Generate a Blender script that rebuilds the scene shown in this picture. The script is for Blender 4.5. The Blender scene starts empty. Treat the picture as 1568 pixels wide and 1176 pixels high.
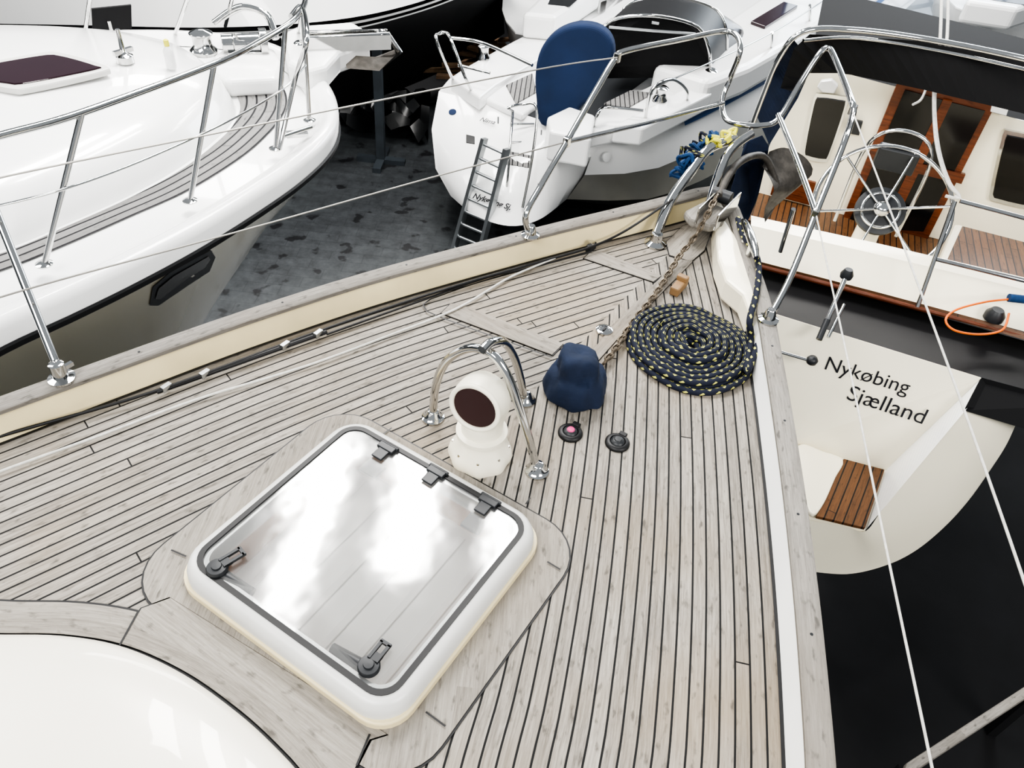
import bpy, math, random
from mathutils import Vector, Matrix
from mathutils.geometry import intersect_ray_tri
random.seed(4)
S=bpy.context.scene
V=Vector; UP=V((0,0,1))
try: S.view_settings.look='AgX - High Contrast'
except Exception as ex: print(ex)
# ---------------- camera calibration (solved from the square deck hatch) -------------
HC=4.65; D=3.0; F=1178.0
th=math.atan2(1087.4,F); nx,ny=.1064,.9943; c_,s_=math.cos(th),math.sin(th)
R=Matrix(((ny,-nx,0),(nx*s_,ny*s_,-c_),(nx*c_,ny*c_,s_)))
C=V((0,0,HC))
cd=bpy.data.cameras.new("camera"); cam=bpy.data.objects.new("camera",cd); S.collection.objects.link(cam)
cam.matrix_world=Matrix.Translation(C)@R.to_4x4(); cd.lens=F*36/1568; cd.sensor_width=36; cd.clip_start=.05; cd.clip_end=200
S.camera=cam
def ray(u,v): return R@V((u-784,588-v,-F))
def W(u,v,z):
    r=ray(u,v); return C+r*((z-HC)/r.z)
def PP(u,v,P,n):
    r=ray(u,v); return C+r*(n.dot(P-C)/n.dot(r))
def PV(u,v,A,B):
    return PP(u,v,A,(B-A).cross(UP))
def WL(px,z=None): return [W(p[0],p[1],(p[2] if len(p)>2 else z)) for p in px]
def cr(pts,n=6,closed=False):
    out=[];N=len(pts)
    rng=range(N if closed else N-1)
    for i in rng:
        if closed: p0,p1,p2,p3=pts[(i-1)%N],pts[i],pts[(i+1)%N],pts[(i+2)%N]
        else: p0,p1,p2,p3=pts[max(i-1,0)],pts[i],pts[i+1],pts[min(i+2,N-1)]
        for k in range(n):
            t=k/n
            out.append(.5*((2*p1)+(p2-p0)*t+(2*p0-5*p1+4*p2-p3)*t*t+(3*p1-p0-3*p2+p3)*t**3))
    if not closed: out.append(pts[-1].copy())
    return out
def resamp(pts,n):
    d=[0]
    for a,b in zip(pts,pts[1:]): d.append(d[-1]+(b-a).length)
    out=[];j=0
    for i in range(n):
        s=d[-1]*i/(n-1)
        while j<len(pts)-2 and d[j+1]<s: j+=1
        q=(s-d[j])/max(d[j+1]-d[j],1e-9)
        out.append(pts[j].lerp(pts[j+1],min(max(q,0),1)))
    return out
def SL(px,z,n): return resamp(cr(WL(px,z),8),n)
def offs(poly,d,dz=0):
    out=[]
    for i,p in enumerate(poly):
        t=(poly[min(i+1,len(poly)-1)]-poly[max(i-1,0)]); t.z=0; t.normalize()
        out.append(p+V((-t.y,t.x,0))*d+V((0,0,dz)))
    return out
def setz(poly,z): return [V((p.x,p.y,z)) for p in poly]
def surfhit(rings,u,v,fallback):
    r=ray(u,v); best=None; bn_=None
    for a_ in range(len(rings)-1):
        for i in range(len(rings[0])-1):
            q=[rings[a_][i],rings[a_][i+1],rings[a_+1][i+1],rings[a_+1][i]]
            for t3 in ((q[0],q[1],q[2]),(q[0],q[2],q[3])):
                x=intersect_ray_tri(t3[0],t3[1],t3[2],r,C,True)
                if x and (best is None or (x-C).length<(best-C).length):
                    best=x; bn_=(t3[1]-t3[0]).cross(t3[2]-t3[0]).normalized()
    if best is None: return fallback,(C-fallback).normalized()
    if bn_.dot(C-best)<0: bn_=-bn_
    return best,bn_
# ---------------- geometry generators ----------------
def g_tube(pts,r,seg=10,cyc=False):
    n=len(pts); vs=[];fs=[];uv=[]
    rad=r if isinstance(r,(list,tuple)) else [r]*n
    def tan(i):
        if cyc: t=pts[(i+1)%n]-pts[(i-1)%n]
        else: t=pts[min(i+1,n-1)]-pts[max(i-1,0)]
        return t.normalized() if t.length>1e-9 else V((0,0,1))
    t=tan(0); a=t.orthogonal().normalized(); L=0
    for i in range(n):
        t=tan(i); a=(a-t*a.dot(t)); a=a.normalized() if a.length>1e-6 else t.orthogonal().normalized()
        b=t.cross(a)
        if i: L+=(pts[i]-pts[i-1]).length
        for k in range(seg):
            an=2*math.pi*k/seg
            vs.append(pts[i]+(a*math.cos(an)+b*math.sin(an))*rad[i]); uv.append((k/seg,L))
    for i in range(n if cyc else n-1):
        for k in range(seg):
            i2=(i+1)%n;k2=(k+1)%seg
            fs.append((i*seg+k,i*seg+k2,i2*seg+k2,i2*seg+k))
    if not cyc:
        fs.append(tuple(reversed(range(seg)))); fs.append(tuple((n-1)*seg+k for k in range(seg)))
    return vs,fs,uv
def g_loft(rings,closed=False,u0=0):
    n=len(rings[0]);vs=[];fs=[];uv=[]
    al=[0]
    for i in range(1,n): al.append(al[-1]+(rings[0][i]-rings[0][i-1]).length)
    ac=[u0]*n
    for r,ring in enumerate(rings):
        for i,p in enumerate(ring):
            if r: ac[i]+=(p-rings[r-1][i]).length
            vs.append(p.copy()); uv.append((ac[i],al[i]))
    for r in range(len(rings)-1):
        for i in range(n if closed else n-1):
            j=(i+1)%n
            fs.append((r*n+i,r*n+j,(r+1)*n+j,(r+1)*n+i))
    return vs,fs,uv
def g_prism(top,h,d=None,nrm=None):
    n=len(top); ex=(nrm if nrm else UP)*h
    vs=[p.copy() for p in top]+[p-ex for p in top]
    d=(d or V((0,1,0))).normalized(); e=V((d.y,-d.x,0)) if not nrm else d.cross(nrm)
    uv=[(p.dot(e)+50,p.dot(d)+50) for p in vs]
    fs=[tuple(range(n)),tuple(reversed(range(n,2*n)))]
    for i in range(n):
        j=(i+1)%n; fs.append((i,n+i,n+j,j))
    return vs,fs,uv
def g_box(c,x,y,z):
    vs=[c+x*a+y*b+z*g for g in (-1,1) for b in (-1,1) for a in (-1,1)]
    fs=[(0,2,3,1),(4,5,7,6),(0,1,5,4),(2,6,7,3),(0,4,6,2),(1,3,7,5)]
    m=max((x.length,0,x),(y.length,1,y),(z.length,2,z))[2].normalized()
    e=m.orthogonal().normalized();
    return vs,fs,[(p.dot(e)+50,p.dot(m)+50) for p in vs]
def g_rev(prof,c,up=UP,seg=28,fn=None):
    up=up.normalized(); a=up.orthogonal().normalized(); b=up.cross(a)
    vs=[];fs=[];uv=[]
    for j,(r,z) in enumerate(prof):
        for k in range(seg):
            an=2*math.pi*k/seg; rr=r*(fn(an,j) if fn else 1)
            vs.append(c+(a*math.cos(an)+b*math.sin(an))*rr+up*z); uv.append((k/seg,z))
    for j in range(len(prof)-1):
        for k in range(seg):
            k2=(k+1)%seg; fs.append((j*seg+k,j*seg+k2,(j+1)*seg+k2,(j+1)*seg+k))
    fs.append(tuple(reversed(range(seg)))); m=len(prof)-1; fs.append(tuple(m*seg+k for k in range(seg)))
    return vs,fs,uv
def g_ring(o,i_,z0,z1):
    n=len(o); vs=[]
    for L in (setz(o,z1),setz(i_,z1),setz(i_,z0),setz(o,z0)): vs+=L
    fs=[]
    for a,b in ((0,1),(1,2),(2,3),(3,0)):
        for k in range(n):
            k2=(k+1)%n; fs.append((a*n+k,a*n+k2,b*n+k2,b*n+k))
    return vs,fs,[(p.x+50,p.y+50) for p in vs]
def g_torus(c,R1,r,nrm,seg=40,s2=8):
    nrm=nrm.normalized(); a=nrm.orthogonal().normalized(); b=nrm.cross(a)
    return g_tube([c+(a*math.cos(2*math.pi*i/seg)+b*math.sin(2*math.pi*i/seg))*R1 for i in range(seg)],r,s2,True)
def grp(name):
    e=bpy.data.objects.new(name,None); S.collection.objects.link(e); e.empty_display_size=.2; return e
def obj(name,geos,mat,par=None,smooth=False,bevel=0,bseg=2):
    if isinstance(geos,tuple): geos=[geos]
    vs=[];fs=[];uv=[]
    for g in geos:
        o=len(vs); vs+=g[0]; uv+=g[2]; fs+=[tuple(i+o for i in f) for f in g[1]]
    me=bpy.data.meshes.new(name); me.from_pydata([tuple(v) for v in vs],[],fs)
    l=me.uv_layers.new(name="UVMap")
    for lp in me.loops: l.data[lp.index].uv=uv[lp.vertex_index]
    import bmesh
    bm=bmesh.new(); bm.from_mesh(me); bmesh.ops.recalc_face_normals(bm,faces=bm.faces); bm.to_mesh(me); bm.free()
    if smooth:
        for p in me.polygons: p.use_smooth=True
        try: me.set_sharp_from_angle(angle=math.radians(50))
        except Exception: pass
    me.materials.append(mat)
    ob=bpy.data.objects.new(name,me); S.collection.objects.link(ob)
    if bevel:
        b=ob.modifiers.new("bevel",'BEVEL'); b.width=bevel; b.segments=bseg; b.limit_method='ANGLE'; b.angle_limit=math.radians(40)
    if par: ob.parent=par
    return ob
# ---------------- materials ----------------
def M(name,col,rough=.4,metal=0,var=.12,scale=6,bump=0,coat=0,emit=0):
    m=bpy.data.materials.new(name); m.use_nodes=True; nt=m.node_tree; N=nt.nodes; Lk=nt.links
    b=N["Principled BSDF"]; b.inputs["Roughness"].default_value=rough; b.inputs["Metallic"].default_value=metal
    b.inputs["Coat Weight"].default_value=coat
    tc=N.new("ShaderNodeTexCoord"); no=N.new("ShaderNodeTexNoise"); no.inputs["Scale"].default_value=scale; no.inputs["Detail"].default_value=5
    Lk.new(tc.outputs["Object"],no.inputs["Vector"])
    mr=N.new("ShaderNodeMapRange"); mr.inputs[1].default_value=.3; mr.inputs[2].default_value=.7; mr.inputs[3].default_value=1-var; mr.inputs[4].default_value=1
    Lk.new(no.outputs["Fac"],mr.inputs[0])
    mx=N.new("ShaderNodeVectorMath"); mx.operation='SCALE'; mx.inputs[0].default_value=col; Lk.new(mr.outputs[0],mx.inputs["Scale"])
    Lk.new(mx.outputs[0],b.inputs["Base Color"])
    if bump:
        bp=N.new("ShaderNodeBump"); bp.inputs["Strength"].default_value=bump; bp.inputs["Distance"].default_value=.01
        Lk.new(no.outputs["Fac"],bp.inputs["Height"]); Lk.new(bp.outputs[0],b.inputs["Normal"])
    if emit:
        b.inputs["Emission Color"].default_value=(*col,1); b.inputs["Emission Strength"].default_value=emit
    return m
def teak(name,ca,cb,w=.045,cw=.0045,caulk=(.012,.012,.012),seam=True,rough=.8,jl=1.2,stain=(.30,.22,.13)):
    m=bpy.data.materials.new(name); m.use_nodes=True; nt=m.node_tree; N=nt.nodes; Lk=nt.links
    b=N["Principled BSDF"]; b.inputs["Roughness"].default_value=rough
    def mt(op,a,b_=None,c=None):
        n=N.new("ShaderNodeMath"); n.operation=op
        for i,x in enumerate((a,b_,c)):
            if x is None: continue
            if isinstance(x,(int,float)): n.inputs[i].default_value=x
            else: Lk.new(x,n.inputs[i])
        return n.outputs[0]
    tc=N.new("ShaderNodeTexCoord"); sp=N.new("ShaderNodeSeparateXYZ"); Lk.new(tc.outputs["UV"],sp.inputs[0])
    U,Vv=sp.outputs[0],sp.outputs[1]
    q=mt('DIVIDE',U,w); fl=mt('FLOOR',q); fr=mt('FRACT',q)
    w1=N.new("ShaderNodeTexWhiteNoise"); w1.noise_dimensions='1D'; Lk.new(fl,w1.inputs["W"])
    vv=mt('MULTIPLY_ADD',Vv,1/jl,mt('MULTIPLY',w1.outputs["Value"],7.0))
    sg=mt('FLOOR',vv); jf=mt('FRACT',vv)
    w2=N.new("ShaderNodeTexWhiteNoise"); w2.noise_dimensions='1D'; Lk.new(mt('MULTIPLY_ADD',fl,13.37,sg),w2.inputs["W"])
    cx=N.new("ShaderNodeCombineXYZ"); Lk.new(mt('MULTIPLY',U,170.0),cx.inputs[0]); Lk.new(mt('MULTIPLY',Vv,8.0),cx.inputs[1]); Lk.new(mt('MULTIPLY',w2.outputs["Value"],20.0),cx.inputs[2])
    g=N.new("ShaderNodeTexNoise"); g.inputs["Scale"].default_value=1; g.inputs["Detail"].default_value=9; g.inputs["Roughness"].default_value=.78; Lk.new(cx.outputs[0],g.inputs["Vector"])
    big=N.new("ShaderNodeTexNoise"); big.inputs["Scale"].default_value=2.2; big.inputs["Detail"].default_value=4; Lk.new(tc.outputs["Object"],big.inputs["Vector"])
    gr=N.new("ShaderNodeMapRange"); gr.inputs[1].default_value=.36; gr.inputs[2].default_value=.64; Lk.new(g.outputs["Fac"],gr.inputs[0])
    f=mt('ADD',mt('MULTIPLY',gr.outputs[0],.7),mt('MULTIPLY',w2.outputs["Value"],.30))
    mx=N.new("ShaderNodeMix"); mx.data_type='RGBA'; mx.inputs[6].default_value=(*cb,1); mx.inputs[7].default_value=(*ca,1); Lk.new(f,mx.inputs[0])
    bs=N.new("ShaderNodeMapRange"); bs.inputs[1].default_value=.48; bs.inputs[2].default_value=.72; bs.inputs[4].default_value=.55; Lk.new(big.outputs["Fac"],bs.inputs[0])
    m2=N.new("ShaderNodeMix"); m2.data_type='RGBA'; m2.inputs[7].default_value=(*stain,1); Lk.new(bs.outputs[0],m2.inputs[0]); Lk.new(mx.outputs[2],m2.inputs[6])
    cs=N.new("ShaderNodeCombineXYZ"); Lk.new(mt('MULTIPLY',U,60.0),cs.inputs[0]); Lk.new(mt('MULTIPLY',Vv,22.0),cs.inputs[1])
    spn=N.new("ShaderNodeTexNoise"); spn.inputs["Scale"].default_value=1; spn.inputs["Detail"].default_value=4; Lk.new(cs.outputs[0],spn.inputs["Vector"])
    sr=N.new("ShaderNodeMapRange"); sr.inputs[1].default_value=.58; sr.inputs[2].default_value=.72; sr.inputs[4].default_value=.65; Lk.new(spn.outputs["Fac"],sr.inputs[0])
    m4=N.new("ShaderNodeMix"); m4.data_type='RGBA'; m4.inputs[7].default_value=(cb[0]*.3,cb[1]*.3,cb[2]*.3,1); Lk.new(sr.outputs[0],m4.inputs[0]); Lk.new(m2.outputs[2],m4.inputs[6])
    out=m4.outputs[2]; h=gr.outputs[0]
    if seam:
        mk=mt('MAXIMUM',mt('LESS_THAN',fr,cw/w),mt('LESS_THAN',jf,.004/jl))
        m3=N.new("ShaderNodeMix"); m3.data_type='RGBA'; m3.inputs[7].default_value=(*caulk,1); Lk.new(mk,m3.inputs[0]); Lk.new(out,m3.inputs[6]); out=m3.outputs[2]
        h=mt('SUBTRACT',mt('MULTIPLY',gr.outputs[0],.4),mk)
    Lk.new(out,b.inputs["Base Color"])
    bp=N.new("ShaderNodeBump"); bp.inputs["Strength"].default_value=.35; bp.inputs["Distance"].default_value=.002; Lk.new(h,bp.inputs["Height"]); Lk.new(bp.outputs[0],b.inputs["Normal"])
    return m
m_deck=teak("weathered_teak_deck",(.385,.355,.31),(.125,.110,.092),w=.0345,cw=.0050,jl=2.6,caulk=(.003,.003,.003),stain=(.25,.195,.13))
m_wood=teak("weathered_teak_margin",(.35,.325,.285),(.15,.133,.112),seam=False,stain=(.23,.185,.135))
m_cap=teak("weathered_cap_rail",(.31,.292,.262),(.125,.114,.10),seam=False,stain=(.20,.175,.145))
m_lteak=teak("grey_teak_strip",(.25,.245,.24),(.14,.137,.132),w=.05,cw=.010,jl=2.6,stain=(.19,.185,.18),caulk=(.004,.004,.006))
m_bteak=teak("oiled_teak",(.17,.075,.028),(.055,.024,.010),w=.045,cw=.007,stain=(.09,.04,.016),rough=.45,caulk=(.004,.003,.003))
m_bwood=teak("varnished_mahogany",(.19,.05,.016),(.06,.016,.006),seam=False,stain=(.11,.03,.010),rough=.25)
m_yard=teak("old_timber",(.20,.12,.065),(.06,.035,.02),seam=False)
m_gel=M("white_gelcoat",(.86,.86,.85),.22,var=.05,scale=1.5,coat=.4)
m_ivory=M("ivory_gelcoat",(.90,.84,.67),.28,var=.05,scale=2,coat=.3)
m_cream=M("cream_paint",(.76,.65,.40),.4,var=.16,scale=5)
m_hullg=M("olive_grey_hull",(.33,.31,.245),.14,var=.1,scale=1,coat=.6)
m_rail=M("white_bulwark",(.90,.90,.88),.35,var=.06)
m_black=M("black_rubber_and_shadow",(.006,.006,.007),.5,var=.3)
m_gloss=M("black_gloss",(.004,.004,.005),.14,var=.2)
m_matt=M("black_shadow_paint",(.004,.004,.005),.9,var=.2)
m_dk=M("dark_grey_plastic",(.02,.022,.025),.45)
m_ss=M("stainless_steel",(.62,.62,.61),.08,1,var=.1,scale=20)
m_al=M("aluminium",(.55,.57,.58),.35,1,var=.1)
m_galv=M("galvanised_iron",(.11,.10,.088),.55,.5,var=.5,scale=25,bump=.4)
m_chain=M("galvanised_chain",(.20,.165,.125),.42,.75,var=.6,scale=40,bump=.3)
m_navy=M("navy_canvas",(.006,.016,.046),.85,var=.35,scale=14,bump=.6)
m_nav2=M("blue_canvas",(.008,.024,.075),.85,var=.3,scale=3,bump=.3)
m_cowl=M("cowl_plastic",(.83,.79,.66),.35,var=.06)
m_red=M("cowl_red_inside",(.028,.006,.006),.5)
m_pink=M("switch_pink",(.65,.05,.22),.4)
m_wline=M("white_cord",(.60,.59,.55),.7,var=.25,scale=60)
m_wire=M("lifeline_wire",(.28,.27,.25),.4,.6)
m_blue=M("blue_rope",(.010,.055,.16),.8,var=.4,scale=50)
m_yel=M("yellow_strap",(.70,.66,.07),.6,var=.3,scale=20)
m_orange=M("orange_cable",(.85,.18,.02),.4)
m_text=M("lettering",(.008,.008,.012),.4)
m_purple=M("tinted_acrylic",(.018,.005,.010),.08,var=.1)
m_greyh=M("shaded_hull_grey",(.11,.108,.095),.3,coat=.3)  # grey stands in for shadow on the lower white hull
m_tarp_shade=M("black_tarp_and_shade",(.004,.004,.005),.85,var=.5,scale=4,bump=.4)
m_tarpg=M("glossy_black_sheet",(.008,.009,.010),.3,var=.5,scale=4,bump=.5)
m_steelp=M("painted_steel_post",(.05,.06,.07),.5,var=.3)
m_wall=M("hangar_wall",(.20,.21,.22),.7,var=.25,scale=.8)
m_glassw=M("window_daylight",(.80,.90,1.0),.4,var=.05,emit=2.6)
m_wframe=M("window_frame_blue",(.10,.17,.28),.5)
m_cloth=M("hatch_blind",(.93,.93,.92),.8,var=.12,scale=4)
m_hfr=M("hatch_frame_paint",(.62,.615,.59),.35)
# floor material
m_floor=bpy.data.materials.new("stained_concrete"); m_floor.use_nodes=True
nt=m_floor.node_tree;N=nt.nodes;Lk=nt.links;b=N["Principled BSDF"]
tc=N.new("ShaderNodeTexCoord"); n1=N.new("ShaderNodeTexNoise"); n1.inputs["Scale"].default_value=4.5; n1.inputs["Detail"].default_value=3; n1.inputs["Roughness"].default_value=.45; Lk.new(tc.outputs["Object"],n1.inputs["Vector"])
r1=N.new("ShaderNodeValToRGB"); r1.color_ramp.elements[0].position=.35; r1.color_ramp.elements[0].color=(.017,.018,.020,1); r1.color_ramp.elements[1].position=.40; r1.color_ramp.elements[1].color=(.052,.057,.061,1)
Lk.new(n1.outputs["Fac"],r1.inputs[0])
n2=N.new("ShaderNodeTexNoise"); n2.inputs["Scale"].default_value=7; n2.inputs["Detail"].default_value=12; n2.inputs["Roughness"].default_value=.7; Lk.new(tc.outputs["Object"],n2.inputs["Vector"])
mr=N.new("ShaderNodeMapRange"); mr.inputs[1].default_value=.3; mr.inputs[2].default_value=.7; mr.inputs[3].default_value=.6; mr.inputs[4].default_value=1.4; Lk.new(n2.outputs["Fac"],mr.inputs[0])
bk=N.new("ShaderNodeTexBrick"); bk.inputs["Scale"].default_value=1.0; bk.inputs["Mortar Size"].default_value=.006; bk.inputs["Brick Width"].default_value=.34; bk.inputs["Row Height"].default_value=.17; bk.inputs["Color1"].default_value=(1,1,1,1); bk.inputs["Color2"].default_value=(.86,.86,.86,1); bk.inputs["Mortar"].default_value=(.72,.72,.72,1)
Lk.new(tc.outputs["Object"],bk.inputs["Vector"])
mb=N.new("ShaderNodeMix"); mb.data_type='RGBA'; mb.blend_type='MULTIPLY'; mb.inputs[0].default_value=.8; Lk.new(r1.outputs[0],mb.inputs[6]); Lk.new(bk.outputs["Color"],mb.inputs[7])
sc=N.new("ShaderNodeVectorMath"); sc.operation='SCALE'; Lk.new(mr.outputs[0],sc.inputs["Scale"]); Lk.new(mb.outputs[2],sc.inputs[0]); Lk.new(sc.outputs[0],b.inputs["Base Color"])
b.inputs["Roughness"].default_value=.5
# rope material
m_rope=bpy.data.materials.new("navy_yellow_braid"); m_rope.use_nodes=True
nt=m_rope.node_tree;N=nt.nodes;Lk=nt.links;b=N["Principled BSDF"]; b.inputs["Roughness"].default_value=.85
tc=N.new("ShaderNodeTexCoord"); sp=N.new("ShaderNodeSeparateXYZ"); Lk.new(tc.outputs["UV"],sp.inputs[0])
def mth(op,a,b_):
    n=N.new("ShaderNodeMath"); n.operation=op
    for i,x in enumerate((a,b_)):
        if isinstance(x,(int,float)): n.inputs[i].default_value=x
        else: Lk.new(x,n.inputs[i])
    return n.outputs[0]
vl=mth('DIVIDE',sp.outputs[1],.052)
u2=mth('MULTIPLY',sp.outputs[0],2.0)
a1=mth('LESS_THAN',mth('FRACT',mth('ADD',vl,u2),0),.27); a2=mth('LESS_THAN',mth('FRACT',mth('SUBTRACT',vl,u2),0),.42)
mk=mth('MULTIPLY',a1,a2)
mx=N.new("ShaderNodeMix"); mx.data_type='RGBA'; mx.inputs[6].default_value=(.005,.008,.022,1); mx.inputs[7].default_value=(.55,.53,.12,1); Lk.new(mk,mx.inputs[0]); Lk.new(mx.outputs[2],b.inputs["Base Color"])
# hatch acrylic: smoky, mostly clear, softly reflecting
m_acr=bpy.data.materials.new("hatch_acrylic"); m_acr.use_nodes=True
nt=m_acr.node_tree;N=nt.nodes;Lk=nt.links;N.remove(N["Principled BSDF"]); out=N["Material Output"]
tr=N.new("ShaderNodeBsdfTransparent"); tr.inputs[0].default_value=(.95,.95,.94,1)
df=N.new("ShaderNodeBsdfDiffuse"); df.inputs[0].default_value=(.72,.72,.71,1)
gl=N.new("ShaderNodeBsdfGlossy"); gl.inputs["Roughness"].default_value=.09; gl.inputs[0].default_value=(1,1,1,1)
tc=N.new("ShaderNodeTexCoord"); no=N.new("ShaderNodeTexNoise"); no.inputs["Scale"].default_value=3.2; no.inputs["Detail"].default_value=3; Lk.new(tc.outputs["Object"],no.inputs["Vector"])
bp=N.new("ShaderNodeBump"); bp.inputs["Strength"].default_value=.14; bp.inputs["Distance"].default_value=.03; Lk.new(no.outputs["Fac"],bp.inputs["Height"]); Lk.new(bp.outputs[0],gl.inputs["Normal"])
s1=N.new("ShaderNodeMixShader"); s1.inputs[0].default_value=.10; Lk.new(tr.outputs[0],s1.inputs[1]); Lk.new(df.outputs[0],s1.inputs[2])
fr=N.new("ShaderNodeFresnel"); fr.inputs[0].default_value=1.5
s2=N.new("ShaderNodeMixShader"); Lk.new(fr.outputs[0],s2.inputs[0]); Lk.new(s1.outputs[0],s2.inputs[1]); Lk.new(gl.outputs[0],s2.inputs[2]); Lk.new(s2.outputs[0],out.inputs[0])

# ================= ROOM =================
def plane(name,pts,mat):
    return obj(name,g_prism(pts,.1),mat)
plane("floor",[V((-14,-8,0)),V((16,-8,0)),V((16,17,0)),V((-14,17,0))],m_floor)
def wallbox(name,a,b_,h,t=.15):
    d=(b_-a).normalized(); n=V((-d.y,d.x,0))
    gs=[g_box((a+b_)/2+UP*h/2,(b_-a)/2,n*t/2,UP*h/2)]
    L=(b_-a).length; k=int(L/.5)
    for i in range(k): gs.append(g_box(a+d*(i+.5)*L/k+UP*h/2-n*(t/2+.015),d*.08,n*.02,UP*h/2))
    return obj(name,gs,m_wall)
wallbox("wall_back",V((-14,17,0)),V((16,17,0)),8)
wallbox("wall_left",V((-14,-8,0)),V((-14,17,0)),8)
wallbox("wall_right",V((16,17,0)),V((16,-8,0)),8)
w=grp("window_1")
obj("pane",g_box(V((8.2,16.75,2.2)),V((3.6,0,0)),V((0,.02,0)),V((0,0,1.7))),m_glassw,w)
gs=[]
for i in range(15): gs.append(g_box(V((4.6+i*.514,16.7,2.2)),V((.025,0,0)),V((0,.04,0)),V((0,0,1.72))))
for j in range(9): gs.append(g_box(V((8.2,16.7,.5+j*.425)),V((3.6,0,0)),V((0,.04,0)),V((0,0,.025))))
obj("glazing_bars",gs,m_wframe,w)

# ================= OWN YACHT =================
yacht=grp("sailing_yacht_foredeck")
bow=W(1083,328,D)
Hl,Ht,Hr,Hb=[W(u,v,D+.08) for u,v in ((277,860),(540,650),(822,800),(590,1070))]
hc=(Hl+Ht+Hr+Hb)/4
d1=(Ht-Hl+Hr-Hb).normalized(); d2=(Hr-Ht+Hb-Hl).normalized()
e1=(d1+V((-d2.y,d2.x,0))).normalized(); e2=V((e1.y,-e1.x,0))
ha=((Ht-Hl).length+(Hr-Hb).length)/4; hb=((Hr-Ht).length+(Hb-Hl).length)/4
hcd=V((hc.x,hc.y,D))
ax=(bow-hcd).normalized()
port=[V((-3.3,-.6,D)),V((-2.5,.22,D))]+WL([(-400,822),(-150,735),(0,680),(200,603),(400,528),(600,461),(830,396),(960,362),(1040,341)],D)
stbd=WL([(1098,350),(1118,420),(1140,500),(1152,580),(1160,640),(1176,780),(1191,960),(1202,1176),(1208,1400)],D)+[V((.57,-.2,D)),V((.5,-1.2,D))]
Pp=resamp(cr(port+[bow],8),110)[::-1]
Ps=resamp(cr([bow]+stbd,8),110)
aft=hcd-ax*2.0
def half(E,name):
    nj=46; n=len(E); vs=[];uv=[];fs=[]
    al=[0]
    for i in range(1,n): al.append(al[-1]+(E[i]-E[i-1]).length)
    for i in range(n):
        cpt=bow.lerp(aft,i/(n-1))
        for j in range(nj):
            p=E[i].lerp(cpt,j/(nj-1)); best=9;bv=0
            for k in range(max(0,i-45),min(n-1,i+45)):
                a,b_=E[k],E[k+1]; ab=b_-a; t=max(0,min(1,(p-a).dot(ab)/max(ab.length_squared,1e-9)))
                dd=(p-(a+ab*t)).length
                if dd<best: best=dd;bv=al[k]+t*ab.length
            vs.append(p);uv.append((best+.001,bv))
    for i in range(n-1):
        for j in range(nj-1):
            q=(vs[i*nj+j]+vs[(i+1)*nj+j+1])/2-hcd
            if abs(q.dot(e1))<ha-.01 and abs(q.dot(e2))<hb-.01: continue
            fs.append((i*nj+j,i*nj+j+1,(i+1)*nj+j+1,(i+1)*nj+j))
    obj(name,(vs,fs,uv),m_deck,yacht)
half(Pp,"port_deck_planking"); half(Ps,"starboard_deck_planking")
U=Pp[::-1]+Ps[1:]
def ringU(o,z): return [V((p.x,p.y,D+z)) for p in offs(U,o)]
nP=len(Pp)
obj("waterway_seam",g_loft([ringU(-.008,.003),ringU(.004,.004)]),m_black,yacht)
b0,b1=ringU(.0,.0),ringU(.018,.088)
obj("bulwark_port",g_loft([b0[:nP],b1[:nP]]),m_cream,yacht)
obj("bulwark_starboard",g_loft([b0[nP-1:],b1[nP-1:]]),m_rail,yacht)
obj("cap_rail",g_loft([ringU(.012,.084),ringU(.010,.098),ringU(.016,.104),ringU(.062,.104),ringU(.070,.098),ringU(.068,.08)],u0=.2),m_cap,yacht,True)
gs=[g_rev([(.004,0),(.0035,.0012)],p,seg=8) for p in ringU(.04,.104)[::9]]
obj("cap_rail_bungs",gs,m_dk,yacht)
def hull(outline,O,A,levels):
    am=[(p-O).dot(A) for p in outline]; lo,hi=min(am),max(am); rings=[]
    for z,f,sh in levels:
        ring=[]
        for p,a in zip(outline,am):
            q=O+A*a; r=V((p.x,p.y,0)).lerp(V((q.x,q.y,0)),f); wgt=((a-lo)/(hi-lo))**2
            r=r-A*sh*wgt; ring.append(V((r.x,r.y,z)))
        rings.append(ring)
    return rings
ro=ringU(.064,.08)
obj("hull",g_loft(hull(ro,hcd,ax,[(D+.08,0,0),(2.6,.06,.12),(2.0,.18,.35),(1.3,.42,.7),(.7,.8,1.2),(.0,.97,1.6)])),m_gel,yacht,True)
def rr(c,a,b_,r,n=7,ea=e1,eb=e2):
    pts=[]
    for sx,sy,st in ((1,1,0),(-1,1,90),(-1,-1,180),(1,-1,270)):
        for k in range(n+1):
            an=math.radians(st+90*k/n)
            pts.append(c+ea*(sx*(a-r)+r*math.cos(an))+eb*(sy*(b_-r)+r*math.sin(an)))
    return pts
def board(name,pts,z=.005,d=None,mat=None,seam=.005):
    cc=sum(pts,V())/len(pts)
    big=[p+(p-cc).normalized()*seam for p in pts]
    obj(name+"_seam",g_prism(setz(big,D+z-.002),.004),m_black,yacht)
    obj(name,g_prism(setz(pts,D+z),.005,d),mat or m_wood,yacht)
def rrc(c,a0,a1,b0_,b1_,r):
    return rr(c+e1*(a1-a0)/2+e2*(b1_-b0_)/2,(a0+a1)/2,(b0_+b1_)/2,r)
oc=rrc(hcd,ha+.10,ha+.085,hb+.135,hb+.125,.125); ic=rr(hcd,ha+.0,hb+.0,.05)
oc2=rrc(hcd,ha+.105,ha+.090,hb+.140,hb+.130,.13)
obj("hatch_margin_seam",g_ring(oc2,ic,D,D+.003),m_black,yacht)
obj("hatch_margin_boards",g_ring(oc,ic,D,D+.005),m_wood,yacht)
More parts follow.
